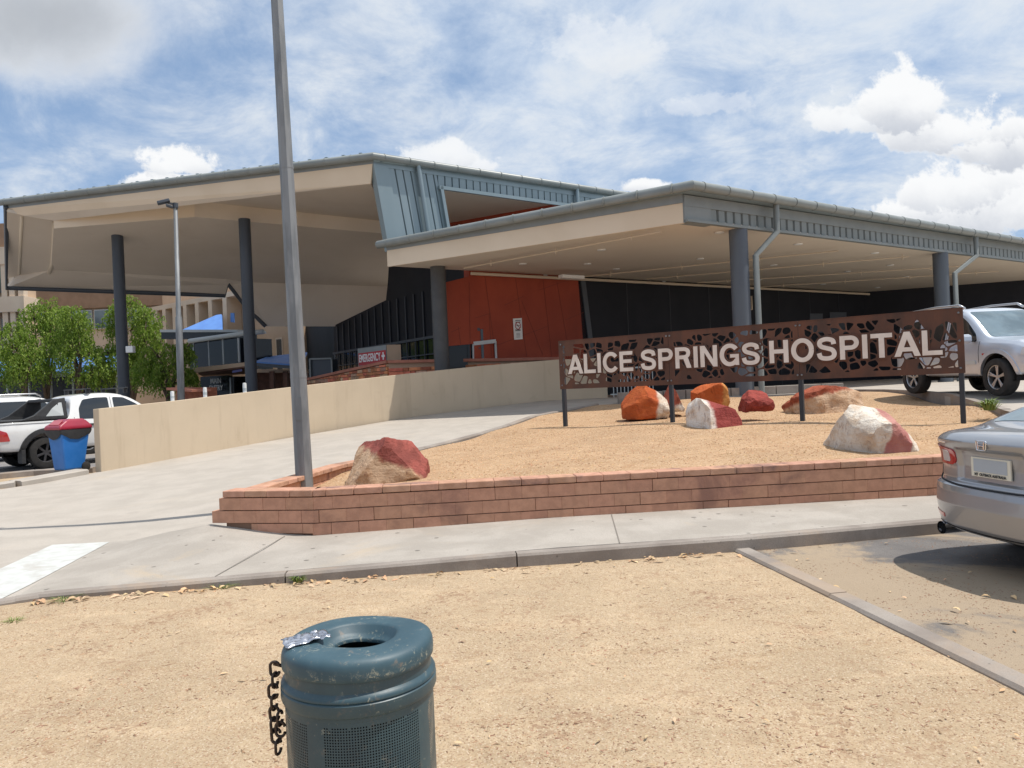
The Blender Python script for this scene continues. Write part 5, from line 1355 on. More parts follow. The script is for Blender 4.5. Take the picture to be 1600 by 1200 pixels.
    strip('bumper_crease', 'shadowgap', t, bvh, [(-.62,.33),(-.3,.315),(0,.31),(.3,.315),(.62,.33)], .007, 'x', -1)
    # tow eye
    mb = MB(); mb.tube([(-2.16+.028*math.cos(a), -.28, .205+.028*math.sin(a)) for a in np.linspace(0, 6.28, 14)], .009, 6); mb.build('tow_eye', 'blackmetal', t, local=True, smooth=True)
    # plate with its frame and printing
    px_ = min(bvh.ray_cast(V((-5, y, z)), V((1,0,0)))[0].x for y in (-.18,0,.18) for z in (.76,.86))-.012
    MB().box(px_, px_+.016, -.195, .195, .735, .885).build('plate_frame', 'plate', t, local=True, bevel=.004)
    MB().box(px_-.003, px_+.002, -.165, .165, .775, .872).build('plate_panel', 'plateblank', t, local=True)
    tm, _, _ = text_mesh('NT  OUTBACK AUSTRALIA', .03, .0006, .001, target_w=.31); place(tm, (px_-.004, 0, .755), (0,-1,0), (0,0,1), (-1,0,0)); tm.build('plate_lettering', 'blackmetal', t, local=True)
    # emblem: upright H inside a rounded frame
    ex = bvh.ray_cast(V((-5,0,.985)), V((1,0,0)))[0].x-.006
    mb = MB(); fr = [(-.044,.95),(-.052,1.02),(.052,1.02),(.044,.95)]; rp_ = rpoly(fr, .015, 4); pts = [V((ex, p[0], p[1]-.001)) for p in rp_]; mb.tube(pts+[pts[0]], .005, 6, caps=False); mb.build('emblem_frame', 'chrome', t, local=True, smooth=True)
    mb = MB(); mb.bar((ex-.002,-.026,.955),(ex-.002,-.033,1.014), .012, .008, up=(1,0,0)); mb.bar((ex-.002,.026,.955),(ex-.002,.033,1.014), .012, .008, up=(1,0,0)); mb.bar((ex-.0035,-.028,.982),(ex-.0035,.028,.982), .008, .011, up=(1,0,0)); mb.build('emblem_letter', 'chrome', t, local=True, bevel=.002)
    ex2 = bvh.ray_cast(V((-5,.5,.985)), V((1,0,0)))[0].x
    for k in range(6):
        y = .56-k*.022; q = bvh.ray_cast(V((-5,y,.978)), V((1,0,0)))[0]; MB().box(q.x-.004, q.x+.002, y-.0075, y+.0075, .972, .984).build('badge_letter', 'chrome', t, local=True, bevel=.002)
    mb = MB(); mb.bar((-.62,0,1.44),(-.52,0,1.47), .02, .02); mb.build('antenna', 'blackplastic', t, local=True)
    return t
sedan()
# ---- silver four-wheel drive facing the camera under the canopy
def suv():
    fw = W(1560,624,14.0); hd = V((.10,-1,0)).normalized(); rz = math.atan2(hd.y, hd.x)
    zg = hroad(fw.x+.8, fw.y+1)
    # right side faces us: local y=-; front wheel centre (local x=1.24, y=-.78)
    lft = V((-hd.y, hd.x, 0)); c = V((fw.x, fw.y, 0))-hd*1.24+lft*.83
    t = empty('parked_suv', (c.x, c.y, zg), 'silver four wheel drive with roof rails facing the camera beside the canopy', 'car', rz=rz)
    pitch_tilt = math.atan2(hroad(c.x-hd.x, c.y-hd.y)-hroad(c.x+hd.x, c.y+hd.y), 2); t.rotation_euler = (0, pitch_tilt, rz)
    st = [(-2.02,.48,.92,1.50,.70,.58,.05),(-1.97,.42,.98,1.60,.80,.64,.05),(-1.85,.38,1.00,1.66,.84,.66,.05),(-1.5,.36,1.01,1.70,.855,.66,.05),(-.9,.36,1.01,1.715,.86,.66,.05),(-.2,.36,1.0,1.715,.86,.66,.05),(.18,.36,.99,1.68,.86,.665,.05),
          (.42,.36,.985,1.55,.86,.68,.05),(.68,.36,.98,1.33,.86,.70,.05),(.90,.36,.975,1.13,.86,.73,.05),(1.1,.36,.965,1.075,.858,.745,.05),(1.5,.37,.945,1.04,.85,.74,.05),(1.80,.38,.90,.99,.83,.71,.06),(1.98,.40,.84,.92,.77,.64,.06),(2.05,.44,.76,.84,.70,.56,.06)]
    def dfm(x, y, z):
        if abs(x) > 1.6: x -= math.copysign(1, x)*.12*sstep((abs(x)-1.6)/.4)*(abs(y)/.85)**2.5
        if z < .62: x += math.copysign(.07, x)*sstep((abs(x)-1.75)/.25)*sstep((.64-z)/.06)
        return (x, y, z)
    me = loft(st, 7, 5, 8, 2, dfm)
    WL = [(-1.22,.36,.43,.50,1.2),(1.24,.36,.43,.50,1.2)]
    body, bvh = finish_body(me, 'body', 'paint_silver_suv', t, WL); wells_liner(t, WL); undertray(t, -1.85, 1.85, .62, .33)
    for x in (-1.22, 1.24):
        for s in (1, -1):
            wheel(t, x, .76*s, .345, .24, 'alloy', 5, s, .66, True)
            P = []; 
            for r_ in (.425, .50):
                arc = [(x+r_*math.cos(a), .36+r_*math.sin(a)) for a in np.linspace(R(-2), R(182), 22)]; P += arc if r_ == .425 else arc[::-1]
            P = [(p[0], max(p[1], .40)) for p in P]; P = [p for i, p in enumerate(P) if i == 0 or (V(p)-V(P[i-1])).length > .004]
            decal('arch_flare', 'paint_silver_suv', t, bvh, P, 'y', s, .018, .01, .05)
    for s in (1, -1):
        decal('side_window', 'carglass', t, bvh, [(-1.78,1.06),(-1.70,1.50),(-1.08,1.545),(-1.0,1.04)], 'y', s, .004, .006, .06, round_=.05)
        decal('side_window', 'carglass', t, bvh, [(-.92,1.04),(-.92,1.555),(-.20,1.57),(-.20,1.03)], 'y', s, .004, .006, .06, round_=.05)
        decal('side_window', 'carglass', t, bvh, [(-.10,1.03),(-.10,1.57),(.14,1.555),(.36,1.42),(.64,1.17),(.72,1.02)], 'y', s, .004, .006, .06, round_=.05)
        for P in ([(-.15,1.62),(-.15,.95),(-.16,.42)], [(.80,1.02),(.80,.7),(.78,.44)], [(-.96,1.6),(-.96,.95),(-.80,.62),(-.78,.44)]): strip('door_seam', 'seam', t, bvh, P, .009, 'y', s)
        decal('door_handle', 'paint_silver_suv', t, bvh, [(-.02,.86),(-.02,.90),(.18,.90),(.18,.86)], 'y', s, .03, .01, .05, round_=.015); decal('door_handle', 'paint_silver_suv', t, bvh, [(-.84,.87),(-.84,.91),(-.64,.91),(-.64,.87)], 'y', s, .03, .01, .05, round_=.015)
        decal('rubbing_strip', 'greylight', t, bvh, [(-.70,.60),(-.70,.67),(.72,.66),(.72,.59)], 'y', s, .014, .01, .06, round_=.02)
        decal('side_repeater', 'lampred', t, bvh, [(.90,.76),(.90,.79),(.97,.79),(.97,.76)], 'y', s, .008, .01, .05)
        m_ = MB(); m_.obox((.66,1.0*s,1.08), (.06,0,0), (0,.11,0), (0,0,.085)); m_.build('wing_mirror', 'paint_silver_suv', t, local=True, bevel=.05); m_ = MB(); m_.bar((.66,.80*s,1.03),(.66,.95*s,1.06), .05, .04); m_.build('mirror_arm', 'blackplastic', t, local=True)
        mb = MB(); mb.tube([(-1.75,.62*s,1.68),(-1.6,.62*s,1.76),(-.7,.62*s,1.785),(.0,.62*s,1.765),(.16,.62*s,1.69)], .024, 8); mb.build('roof_rail', 'alloy', t, local=True, smooth=True)
        decal('headlamp', 'lampclear', t, bvh, [(.40*s,.72),(.40*s,.88),(.76*s,.88),(.76*s,.72)], 'x', 1, .008, .01, .04, round_=.03); decal('headlamp_side', 'lampclear', t, bvh, [(1.78,.73),(1.80,.87),(1.90,.87),(1.93,.73)], 'y', s, .008, .01, .04, round_=.02)
    decal('windscreen', 'carglass_light', t, bvh, [(-.68,1.09),(-.60,1.61),(.60,1.61),(.68,1.09)], 'x', 1, .004, .006, .05, round_=.05)
    decal('grille', 'blackplastic', t, bvh, [(-.36,.73),(-.36,.86),(.36,.86),(.36,.73)], 'x', 1, .006, .01, .05, round_=.03); decal('lower_grille', 'blackplastic', t, bvh, [(-.5,.47),(-.5,.58),(.5,.58),(.5,.47)], 'x', 1, .006, .01, .05, round_=.03)
    decal('number_plate', 'plate', t, bvh, [(-.18,.60),(-.18,.70),(.18,.70),(.18,.60)], 'x', 1, .01, .01, .06)
    mb = MB(); mb.bar((.78,-.5,1.115),(.86,.1,1.13), .02, .015); mb.bar((.78,.05,1.13),(.84,.55,1.115), .02, .015); mb.build('wiper', 'blackplastic', t, local=True)
    mb = MB(); mb.obox((-.35,-.35,1.12), (.06,0,0), (0,.24,0), (0,0,.3)); 
    return t
suv()
# ---- white utility behind the blue bin, and the white wagon beyond it
def ute():
    rw_ = W(70,704,18.6); rz = R(52); hd = V((math.cos(rz), math.sin(rz), 0)); lft = V((-hd.y, hd.x, 0)); c = V((rw_.x, rw_.y, 0))+hd*1.54+lft*.80
    t = empty('parked_ute', (c.x, c.y, .05), 'white dual cab utility with black sports bar and roof racks behind the cream wall', 'utility truck', rz=rz)
    st = [(-2.66,.58,1.02,1.13,.80,.76,.05),(-2.62,.50,1.06,1.17,.86,.82,.05),(-2.5,.46,1.08,1.18,.90,.86,.05),(-1.8,.44,1.08,1.18,.915,.875,.05),(-1.15,.44,1.08,1.18,.92,.875,.05),(-.96,.44,1.08,1.19,.92,.86,.05),(-.90,.44,1.08,1.66,.92,.70,.05),(-.78,.44,1.08,1.76,.92,.67,.05),(-.3,.44,1.08,1.80,.92,.66,.05),(.25,.44,1.08,1.80,.92,.66,.05),
          (.60,.44,1.07,1.70,.92,.68,.05),(.95,.44,1.06,1.46,.92,.72,.05),(1.22,.44,1.05,1.24,.92,.76,.05),(1.45,.44,1.04,1.16,.92,.79,.05),(2.1,.45,1.0,1.09,.91,.78,.05),(2.45,.48,.92,1.0,.86,.72,.05),(2.64,.52,.82,.88,.76,.6,.05)]
    me = loft(st, 6, 4, 8, 2, lambda x, y, z: (x-math.copysign(.14, x)*sstep((abs(x)-2.1)/.5)*(abs(y)/.9)**3, y, z))
    WL = [(-1.54,.40,.475,.50,1.3),(1.54,.40,.475,.50,1.3)]
    body, bvh = finish_body(me, 'body', 'paint_whitecar', t, WL); wells_liner(t, WL); undertray(t, -2.2, 2.3, .62, .40)
    for x in (-1.54, 1.54):
        for s in (1, -1):
            wheel(t, x, .80*s, .385, .26, 'alloy_dark', 6, s, .60)
            P = [(x+.47*math.cos(a), .40+.47*math.sin(a)) for a in np.linspace(R(-8), R(188), 22)]+[(x+.58*math.cos(a), .40+.58*math.sin(a)) for a in np.linspace(R(188), R(-8), 22)]
            decal('arch_flare', 'blackplastic', t, bvh, P, 'y', s, .05, .01, .06)
    for s in (1, -1):
        decal('side_window', 'carglass', t, bvh, [(-.74,1.15),(-.72,1.42),(-.60,1.63),(-.30,1.67),(.02,1.67),(.02,1.13)], 'y', s, .004, .006, .06, round_=.05)
        decal('side_window', 'carglass', t, bvh, [(.14,1.13),(.14,1.67),(.42,1.65),(.72,1.48),(1.04,1.24),(1.10,1.12)], 'y', s, .004, .006, .06, round_=.05)
        decal('bed_rail', 'blackplastic', t, bvh, [(-2.56,1.10),(-2.56,1.165),(-.98,1.165),(-.98,1.10)], 'y', s, .012, .01, .08)
        decal('tail_lamp', 'lampred', t, bvh, [(-2.56,.72),(-2.57,1.02),(-2.36,.93),(-2.30,.72)], 'y', s, .012, .01, .04, round_=.03); decal('tail_lamp', 'lampred', t, bvh, [(.66*s,.74),(.66*s,1.0),(.80*s,1.0),(.80*s,.74)], 'x', -1, .012, .01, .04, round_=.03)
        for P in ([(.08,1.7),(.08,1.05),(.07,.5)], [(-.86,1.2),(-.86,1.0),(-.9,.9)], [(1.14,1.12),(1.14,.8),(1.1,.5)], [(-.90,1.08),(-.93,.8),(-.93,.5)]): strip('door_seam', 'seam', t, bvh, P, .01, 'y', s)
        decal('door_handle', 'blackplastic', t, bvh, [(-.58,.97),(-.58,1.02),(-.34,1.02),(-.34,.97)], 'y', s, .03, .01, .05, round_=.02); decal('door_handle', 'blackplastic', t, bvh, [(.22,.96),(.22,1.01),(.44,1.01),(.44,.96)], 'y', s, .03, .01, .05, round_=.02)
        mb = MB(); mb.slab([(-2.05,.845*s,1.185),(-1.75,.845*s,1.30),(-1.30,.80*s,1.66),(-1.02,.76*s,1.70),(-1.0,.86*s,1.185)], (0,-.09*s,0)); fixn(mb.build('sports_bar', 'blackplastic', t, local=True, bevel=.015))
        mb = MB(); mb.slab([(-1.50,.856*s,1.26),(-1.36,.842*s,1.44),(-1.18,.80*s,1.58),(-1.12,.80*s,1.58),(-1.10,.856*s,1.26)], (0,-.006*s,0)); fixn(mb.build('sports_bar_inset', 'greylight', t, local=True))
        mb = MB(); mb.obox((1.02,1.06*s,1.18), (.06,0,0), (0,.12,0), (0,0,.09)); mb.build('wing_mirror', 'paint_whitecar', t, local=True, bevel=.04)
        mb = MB(); mb.box(-2.1,-2.02,s*.72,s*.98,.18,.50) if s > 0 else mb.box(-2.1,-2.02,-.98,-.72,.18,.50); mb.build('mud_flap', 'blackplastic', t, local=True)
    mb = MB(); mb.box(-1.32,-1.02,-.72,.72,1.60,1.68); mb.build('sports_bar_top', 'blackplastic', t, local=True, bevel=.02)
    MB().box(-2.52,-1.0,-.80,.80,1.17,1.20).build('tonneau_cover', 'blackplastic', t, local=True, bevel=.01)
    MB().box(-2.86,-2.58,-.86,.86,.46,.66).build('rear_bumper', 'alloy_dark', t, local=True, bevel=.04)
    for x in (-.42, .52):
        mb = MB(); mb.bar((x,-.72,1.90),(x,.72,1.90), .09, .03); mb.box(x-.05,x+.05,-.66,-.60,1.77,1.89); mb.box(x-.05,x+.05,.60,.66,1.77,1.89); mb.build('roof_rack_bar', 'blackplastic', t, local=True, bevel=.008)
    decal('rear_glass', 'carglass', t, bvh, [(-.55,1.28),(-.50,1.62),(.50,1.62),(.55,1.28)], 'x', -1, .004, .01, .08, round_=.05); decal('windscreen', 'carglass', t, bvh, [(-.62,1.25),(-.56,1.70),(.56,1.70),(.62,1.25)], 'x', 1, .004, .01, .06, round_=.05)
    return t
ute()
def wagon():
    p = W(36,640,22.5); rz = R(52); c = V((p.x, p.y, .05))
    t = empty('parked_wagon', (c.x, c.y, .05), 'white station wagon parked beyond the ute, only its roof and side windows showing', 'car', rz=rz)
    st = [(-2.35,.45,1.0,1.55,.78,.62,.05),(-2.28,.40,1.04,1.70,.86,.68,.05),(-2.1,.38,1.06,1.78,.90,.69,.05),(-1.0,.38,1.06,1.84,.92,.69,.05),(.0,.38,1.06,1.83,.92,.69,.05),(.4,.38,1.05,1.76,.92,.70,.05),(.8,.38,1.04,1.48,.92,.74,.05),(1.15,.38,1.03,1.18,.92,.78,.05),(1.7,.4,.98,1.08,.91,.78,.05),(2.2,.42,.88,.97,.86,.7,.05),(2.4,.45,.75,.84,.76,.6,.05)]
    me = loft(st, 5, 4, 8, 2, None); WL = [(-1.35,.36,.43,.50,1.3),(1.40,.36,.43,.50,1.3)]
    body, bvh = finish_body(me, 'body', 'paint_whitecar', t, WL); wells_liner(t, WL); undertray(t, -2.1, 2.1, .62, .33)
    for x in (-1.35, 1.40):
        for s in (1, -1): wheel(t, x, .80*s, .36, .24, 'alloy', 5, s, .64)
    for s in (1, -1):
        decal('side_window', 'carglass', t, bvh, [(-2.0,1.16),(-1.86,1.62),(-1.0,1.66),(-1.0,1.13)], 'y', s, .004, .006, .07, round_=.06); decal('side_window', 'carglass', t, bvh, [(-.9,1.13),(-.9,1.66),(-.15,1.66),(-.15,1.12)], 'y', s, .004, .006, .07, round_=.05); decal('side_window', 'carglass', t, bvh, [(-.05,1.12),(-.05,1.66),(.3,1.62),(.8,1.22),(.86,1.11)], 'y', s, .004, .006, .07, round_=.05)
        mb = MB(); mb.tube([(-1.9,.66*s,1.78),(-1.8,.66*s,1.85),(.1,.66*s,1.87),(.25,.66*s,1.80)], .025, 8); mb.build('roof_rail', 'alloy', t, local=True, smooth=True)
        decal('tail_lamp', 'lampred', t, bvh, [(-2.25,.85),(-2.22,1.15),(-2.1,1.15),(-2.1,.85)], 'y', s, .01, .01, .05, round_=.03)
    return t
wagon()
# ---- blue wheelie bin with a red bonnet lid
def wbin():
    p = W(105,735,17.0); t = empty('wheelie_bin', (p.x+.05, p.y, .09), 'bright blue wheelie bin with a red hooded lid beside the end of the cream wall', 'wheelie bin', rz=R(-28)); t.scale = (.92,.92,1)
    mat('binblue', (.02,.16,.50), (.03,.18,.54), rough=.4, ns=4); mat('binred', (.33,.015,.04), (.28,.012,.035), rough=.35, ns=4, coat=.4)
    def fr(z, w, d, y0=0): return [(-w, y0-d, z), (w, y0-d, z), (w, y0+d, z), (-w, y0+d, z)]
    mb = MB(); L = [fr(.05,.22,.24), fr(.10,.225,.25), fr(.80,.275,.34,.02), fr(.93,.285,.355,.02)]
    for l in L: mb.v += l
    for i in range(3):
        for k in range(4): mb.f.append((i*4+k, i*4+(k+1)%4, i*4+4+(k+1)%4, i*4+4+k))
    mb.f += [(3,2,1,0),(12,13,14,15)]; mb.build('tub', 'binblue', t, local=True, bevel=.035)
    mb = MB(); 
    for (a, b, c_) in ((-.30,.30,.0),):
        mb.v = fr(.90,.30,.375,.02)+fr(.80,.292,.36,.02); mb.f = [(0,1,2,3),(7,6,5,4)]+[(k,(k+1)%4+0,(k+1)%4+4,k+4)[::-1] for k in range(4)]
    # sagging black liner bag under the rim
    n = 40; mb = MB()
    per = []
    R0 = fr(.94,.305,.385,.02)
    for k in range(4):
        for j in range(n//4): per.append(V(R0[k]).lerp(V(R0[(k+1)%4]), j/(n/4)))
    for i, q in enumerate(per):
        s = math.sin(math.pi*((i % (n//4))/(n/4))); mb.v += [tuple(q), (q.x*1.0, q.y*1.0, .90-.05*s), (q.x*.965, q.y*.965, .86-.13*s-.02*random.random())]
    for i in range(n):
        j = (i+1) % n
        for k in range(2): mb.f.append((i*3+k, i*3+k+1, j*3+k+1, j*3+k))
    mb.build('liner_bag', 'blackplastic', t, local=True, smooth=True); fixn(bpy.data.objects['liner_bag'])
    mb = MB(); L = [fr(.94,.315,.40,.02), fr(.985,.32,.41,.02), fr(1.03,.30,.38,.02), fr(1.12,.25,.26,.06), fr(1.165,.22,.17,.08)]
    for l in L: mb.v += l
    for i in range(4):
        for k in range(4): mb.f.append((i*4+k, i*4+(k+1)%4, i*4+4+(k+1)%4, i*4+4+k))
    mb.f += [(3,2,1,0),(16,17,18,19)]; mb.build('lid', 'binred', t, local=True, bevel=.03)
    mb = MB(); a = [V((-.20,-.335,1.05)),V((.20,-.335,1.05)),V((.175,-.205,1.145)),V((-.175,-.205,1.145))]; nn = V((0,-.6,.8)).normalized()
    mb.slab([p_+nn*.006 for p_ in a], -nn*.01); fixn(mb.build('lid_opening', 'lampred', t, local=True))
    mb = MB(); mb.bar((-.24,.41,.93),(.24,.41,.93), .03, .03); mb.build('handle', 'binblue', t, local=True)
    for s in (-1,1):
        mb = MB(); mb.lathe([(0,-.03),(.08,-.03),(.10,-.02),(.10,.02),(.08,.03),(0,.03)], (.25*s,.26,.10), 20, axis='y'); c0 = V((.25*s,.26,.10)); mb.v = [(c0.x+(q[1]-c0.y), c0.y+(q[0]-c0.x), q[2]) for q in mb.v]; fixn(mb.build('wheel', 'tyre', t, local=True, smooth=True, angle=40))
wbin()
# ---------------------------------------------------------------- older hospital wings far left
def quad(mb, u0, u1, v0, v1, D0, D1=None, th=.4):
    D1 = D1 or D0; a = W(u0, (v0+v1)/2, D0); b = W(u1, (v0+v1)/2, D1)
    z0 = W(u0, v1, D0).z; z1 = W(u0, v0, D0).z; z2 = W(u1, v0, D1).z; z3 = W(u1, v1, D1).z
    d = (V((b.x-a.x, b.y-a.y, 0))).normalized(); n = V((-d.y, d.x, 0))*th
    mb.slab([V((a.x,a.y,z0)), V((b.x,b.y,z3)), V((b.x,b.y,z2)), V((a.x,a.y,z1))], n); return mb
def hz(mb, x0, x1, y0, y1, z0, z1): mb.box(min(x0,x1), max(x0,x1), y0, y1, z0, z1)
hb = empty('hospital_wing', (-38,58,0), 'older tan hospital wing with a brown brick parapet and white window band behind the trees', 'building')
YB = 56.0
def zx(u, v, D=YB): p = W(u, v, D); return p.x, p.z
xa = zx(-160,470)[0]; xb = zx(268,470)[0]
zt_ = zx(150,452)[1]+.6; zm = zx(150,481)[1]; zw = zx(150,514)[1]
MB().box(xa, xb, YB, YB+8, zm, zt_).build('brick_parapet', 'brickbrown', hb)
MB().box(xa, xb, YB+.3, YB+8, 0, zm).build('wall', 'tanlight', hb)
for (a, b) in ((62,86),(90,142),(146,200),(204,232),(236,262)):
    x0 = zx(a,495)[0]; x1 = zx(b,495)[0]; f = MB(); f.box(x0, x1, YB+.1, YB+.32, zw, zm-.12); fo = f.build('window', 'greylight', hb)
    n = max(1, int((x1-x0)/1.2)); 
    for k in range(n):
        w_ = (x1-x0)/n; MB().box(x0+w_*k+.06, x0+w_*(k+1)-.06, YB+.07, YB+.12, zw+.08, zm-.2).build('pane', 'window', fo)
zb1 = zx(150,545)[1]; zb0 = zx(150,580)[1]
for a in range(60, 262, 34):
    x0 = zx(a,560)[0]; x1 = zx(a+26,560)[0]; f = MB(); f.box(x0, x1, YB+.1, YB+.32, zb0, zb1); fo = f.build('window', 'greylight', hb); MB().box(x0+.1, x1-.1, YB+.07, YB+.12, zb0+.1, zb1-.1).build('pane', 'glassdark', fo)
# nearer pale block at the far left edge
nb = empty('pale_hospital_block', (-36,47,0), 'pale tan concrete hospital block with vertical fins at the left edge of the photo', 'building')
YN = 46.0; x1 = zx(38,470,YN)[0]; x0 = zx(-150,470,YN)[0]
zz = lambda v: zx(20,v,YN)[1]
MB().box(x0, zx(8,360,YN)[0], YN+.2, YN+1.5, zz(384), zz(347)).build('brick_top', 'brickbrown', nb)
MB().box(x0, zx(30,400,YN)[0], YN, YN+1.5, zz(412), zz(385)).build('concrete_band', 'tanlight', nb)
MB().box(x0, x1-.2, YN+.5, YN+1.5, 0, zz(412)).build('wall', 'tanwall', nb)
MB().box(x0, x1, YN-.05, YN+1.5, zz(487), zz(463)).build('concrete_band', 'tanlight', nb)
for u in (-30,-12,4,16,30):
    xx = zx(u,440,YN)[0]; MB().box(xx-.16, xx+.16, YN+.1, YN+.52, zz(463), zz(412)).build('fin', 'tanlight', nb); MB().box(xx-.16, xx+.16, YN+.1, YN+.52, zz(590), zz(487)).build('fin', 'tanlight', nb)
for u in (-22,-4,10,23):
    xx = zx(u,440,YN)[0]; MB().box(xx-.2, xx+.14, YN+.44, YN+.52, zz(455), zz(416)).build('window', 'window', nb); MB().box(xx-.2, xx+.14, YN+.44, YN+.52, zz(560), zz(496)).build('window', 'window', nb)
# blue verandah roof at ground level by the trees
bv = empty('blue_verandah', (-22,40,0), 'long blue metal verandah roof glimpsed low behind the trees', 'verandah')
mb = MB(); a = W(-60,575,44.5); b = W(180,575,44.5); mb.slab([V((a.x,44.5,W(0,588,44.5).z)), V((b.x,44.5,W(0,588,44.5).z)), V((b.x,45.9,W(0,566,45.5).z)), V((a.x,45.9,W(0,566,45.5).z))], (0,.05,.12)); fixn(mb.build('roof', 'blueawning', bv))
MB().box(a.x, b.x, 44.45, 44.55, W(0,593,44.5).z, W(0,588,44.5).z).build('gutter', 'greylight', bv)
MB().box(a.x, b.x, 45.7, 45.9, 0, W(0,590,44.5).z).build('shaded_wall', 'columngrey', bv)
for k in range(8): x = a.x+(b.x-a.x)*k/7; MB().tube([(x,44.6,0),(x,44.6,W(0,590,44.5).z)], .06, 8).build('post', 'greylight', bv)
# finned wing running towards the entrance
fw_ = empty('finned_wing', (-18,46,0), 'tan hospital wing with tall vertical sun fins and blue awnings behind the inner tall column', 'building')
A_ = W(262,500,53); B_ = W(470,500,43.5); d_ = V((B_.x-A_.x, B_.y-A_.y, 0)); Lw = d_.length; d_.normalize(); n_ = V((d_.y, -d_.x, 0))
def onw(u):
    a = ray(u, 500)[0]; s = (a*A_.y-A_.x)/(d_.x-a*d_.y); return V((A_.x, A_.y, 0))+d_*s
mb = MB(); mb.slab([up(onw(255), 0), up(onw(468), 0), up(onw(468), 9.3), up(onw(255), 9.3)], -n_*6); fixn(mb.build('wall', 'tanwall', fw_))
mb = MB(); mb.slab([up(onw(250)+n_*1.0, 7.6), up(onw(395)+n_*1.0, 7.6), up(onw(395)+n_*1.0, 7.9), up(onw(250)+n_*1.0, 7.9)], -n_*1.6); fixn(mb.build('eaves_beam', 'tanlight', fw_))
for u in (266,279,295,312,331,352,375):
    p = onw(u); mb = MB(); mb.slab([up(p+d_*-.22+n_*.02, 3.2), up(p+d_*.22+n_*.02, 3.2), up(p+d_*.22+n_*1.0, 3.2), up(p-d_*.22+n_*1.0, 3.2)], (0,0,4.4)); fixn(mb.build('fin', 'tanlight', fw_))
for u in (272,287,303.5,321.5,341,363):
    p = onw(u); mb = MB(); mb.slab([up(p-d_*.3+n_*.03, 4.6), up(p+d_*.3+n_*.03, 4.6), up(p+d_*.3+n_*.03, 7.4), up(p-d_*.3+n_*.03, 7.4)], -n_*.05); fixn(mb.build('window', 'window', fw_))
for u in (410,435):
    p = onw(u); mb = MB(); mb.slab([up(p-d_*.35+n_*.03, 2.7), up(p+d_*.35+n_*.03, 2.7), up(p+d_*.35+n_*.03, 4.9), up(p-d_*.35+n_*.03, 4.9)], -n_*.05); fo = fixn(mb.build('window', 'tanlight', fw_)); mb = MB(); mb.slab([up(p-d_*.25+n_*.04, 2.8), up(p+d_*.25+n_*.04, 2.8), up(p+d_*.25+n_*.04, 4.8), up(p-d_*.25+n_*.04, 4.8)], -n_*.005); fixn(mb.build('pane', 'glassdark', fo))
mb = MB(); face(mb, [W(276,519,46), W(347,516,44), W(346,491,46), W(338,492,46.5)], .1); fixn(mb.build('blue_awning', 'blueawning', fw_))
mb = MB(); face(mb, [W(360,503,46), W(366,504,46), W(366,489,46), W(360,489,46)], .1); fixn(mb.build('blue_blind', 'blueawning', fw_))
# link building with dark windows and entry porch
ep = empty('main_entry_porch', (-15,38,0), 'white framed dark glazed link over a porch lettered MAIN ENTRY', 'building')
mb = MB(); quad(mb, 250, 372, 515, 519, 42, 39.5, 2); fixn(mb.build('roof_edge', 'greylight', ep))
mb = MB(); quad(mb, 252, 368, 519, 530, 42.4, 39.9, 1.5); fixn(mb.build('clerestory', 'glassdark', ep))
mb = MB(); mb.tube([W(296,533,40), W(384,521,37.6), W(412,518,37.4)], .12, 10); mb.build('white_pipe_beam', 'greylight', ep, smooth=True)
mb = MB(); quad(mb, 296, 376, 528, 577, 40.3, 38.2, 2); fixn(mb.build('glazing', 'glassdark', ep))
for u0, v0, v1, D in ((302,534,575,40.1),(326,532,572,39.5),(348,530,569,38.9),(372,528,566,38.1)):
    mb = MB(); mb.bar(W(u0, v0, D), W(u0+1.6, v1, D), .07, .07, up=(0,1,0)); mb.build('mullion', 'greylight', ep)
mb = MB(); mb.slab([W(300,583,38), W(384,572,36.5), W(384,566,36.5), W(300,575,38)], (.2,1.5,0)); fixn(mb.build('porch_fascia', 'tanwall', ep))
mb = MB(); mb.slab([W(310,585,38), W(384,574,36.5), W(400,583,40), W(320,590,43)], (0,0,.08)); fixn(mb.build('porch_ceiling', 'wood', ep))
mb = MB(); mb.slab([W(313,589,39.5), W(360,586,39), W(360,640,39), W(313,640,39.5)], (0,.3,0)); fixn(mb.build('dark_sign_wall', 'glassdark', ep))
mb = MB(); quad(mb, 360, 420, 588, 640, 40.5, 39.5, .3); fixn(mb.build('glazing', 'glassdark', ep))
mat('signlit', (.75,.72,.68), rough=.6)
c = W(337.5,600.5,38.7); t, tw, th = text_mesh('MAIN\nENTRY', .62, .004, .01, target_w=.78); ex = (W(360,600,39)-W(313,600,39.5)); ex.z = 0; ex.normalize(); k_ = .62/th; t.v = [(p[0], p[1]*k_*1.0, p[2]) for p in t.v]
place(t, c, ex, (0,0,1), V((ex.y,-ex.x,0))); t.build('lettering', 'signlit', ep)
mat('signviolet', (.22,.22,.5), rough=.5)
mb = MB(); mb.slab([W(363,579,37.2), W(378,576.5,37.0), W(378,580,37.0), W(363,582.5,37.2)], (0,.06,0)); fixn(mb.build('hanging_sign', 'signviolet', ep))
for u in (360,): MB().bar(W(360,590,38.9), W(361,640,38.9), .07, .07, up=(0,1,0)).build('mullion', 'greylight', ep)
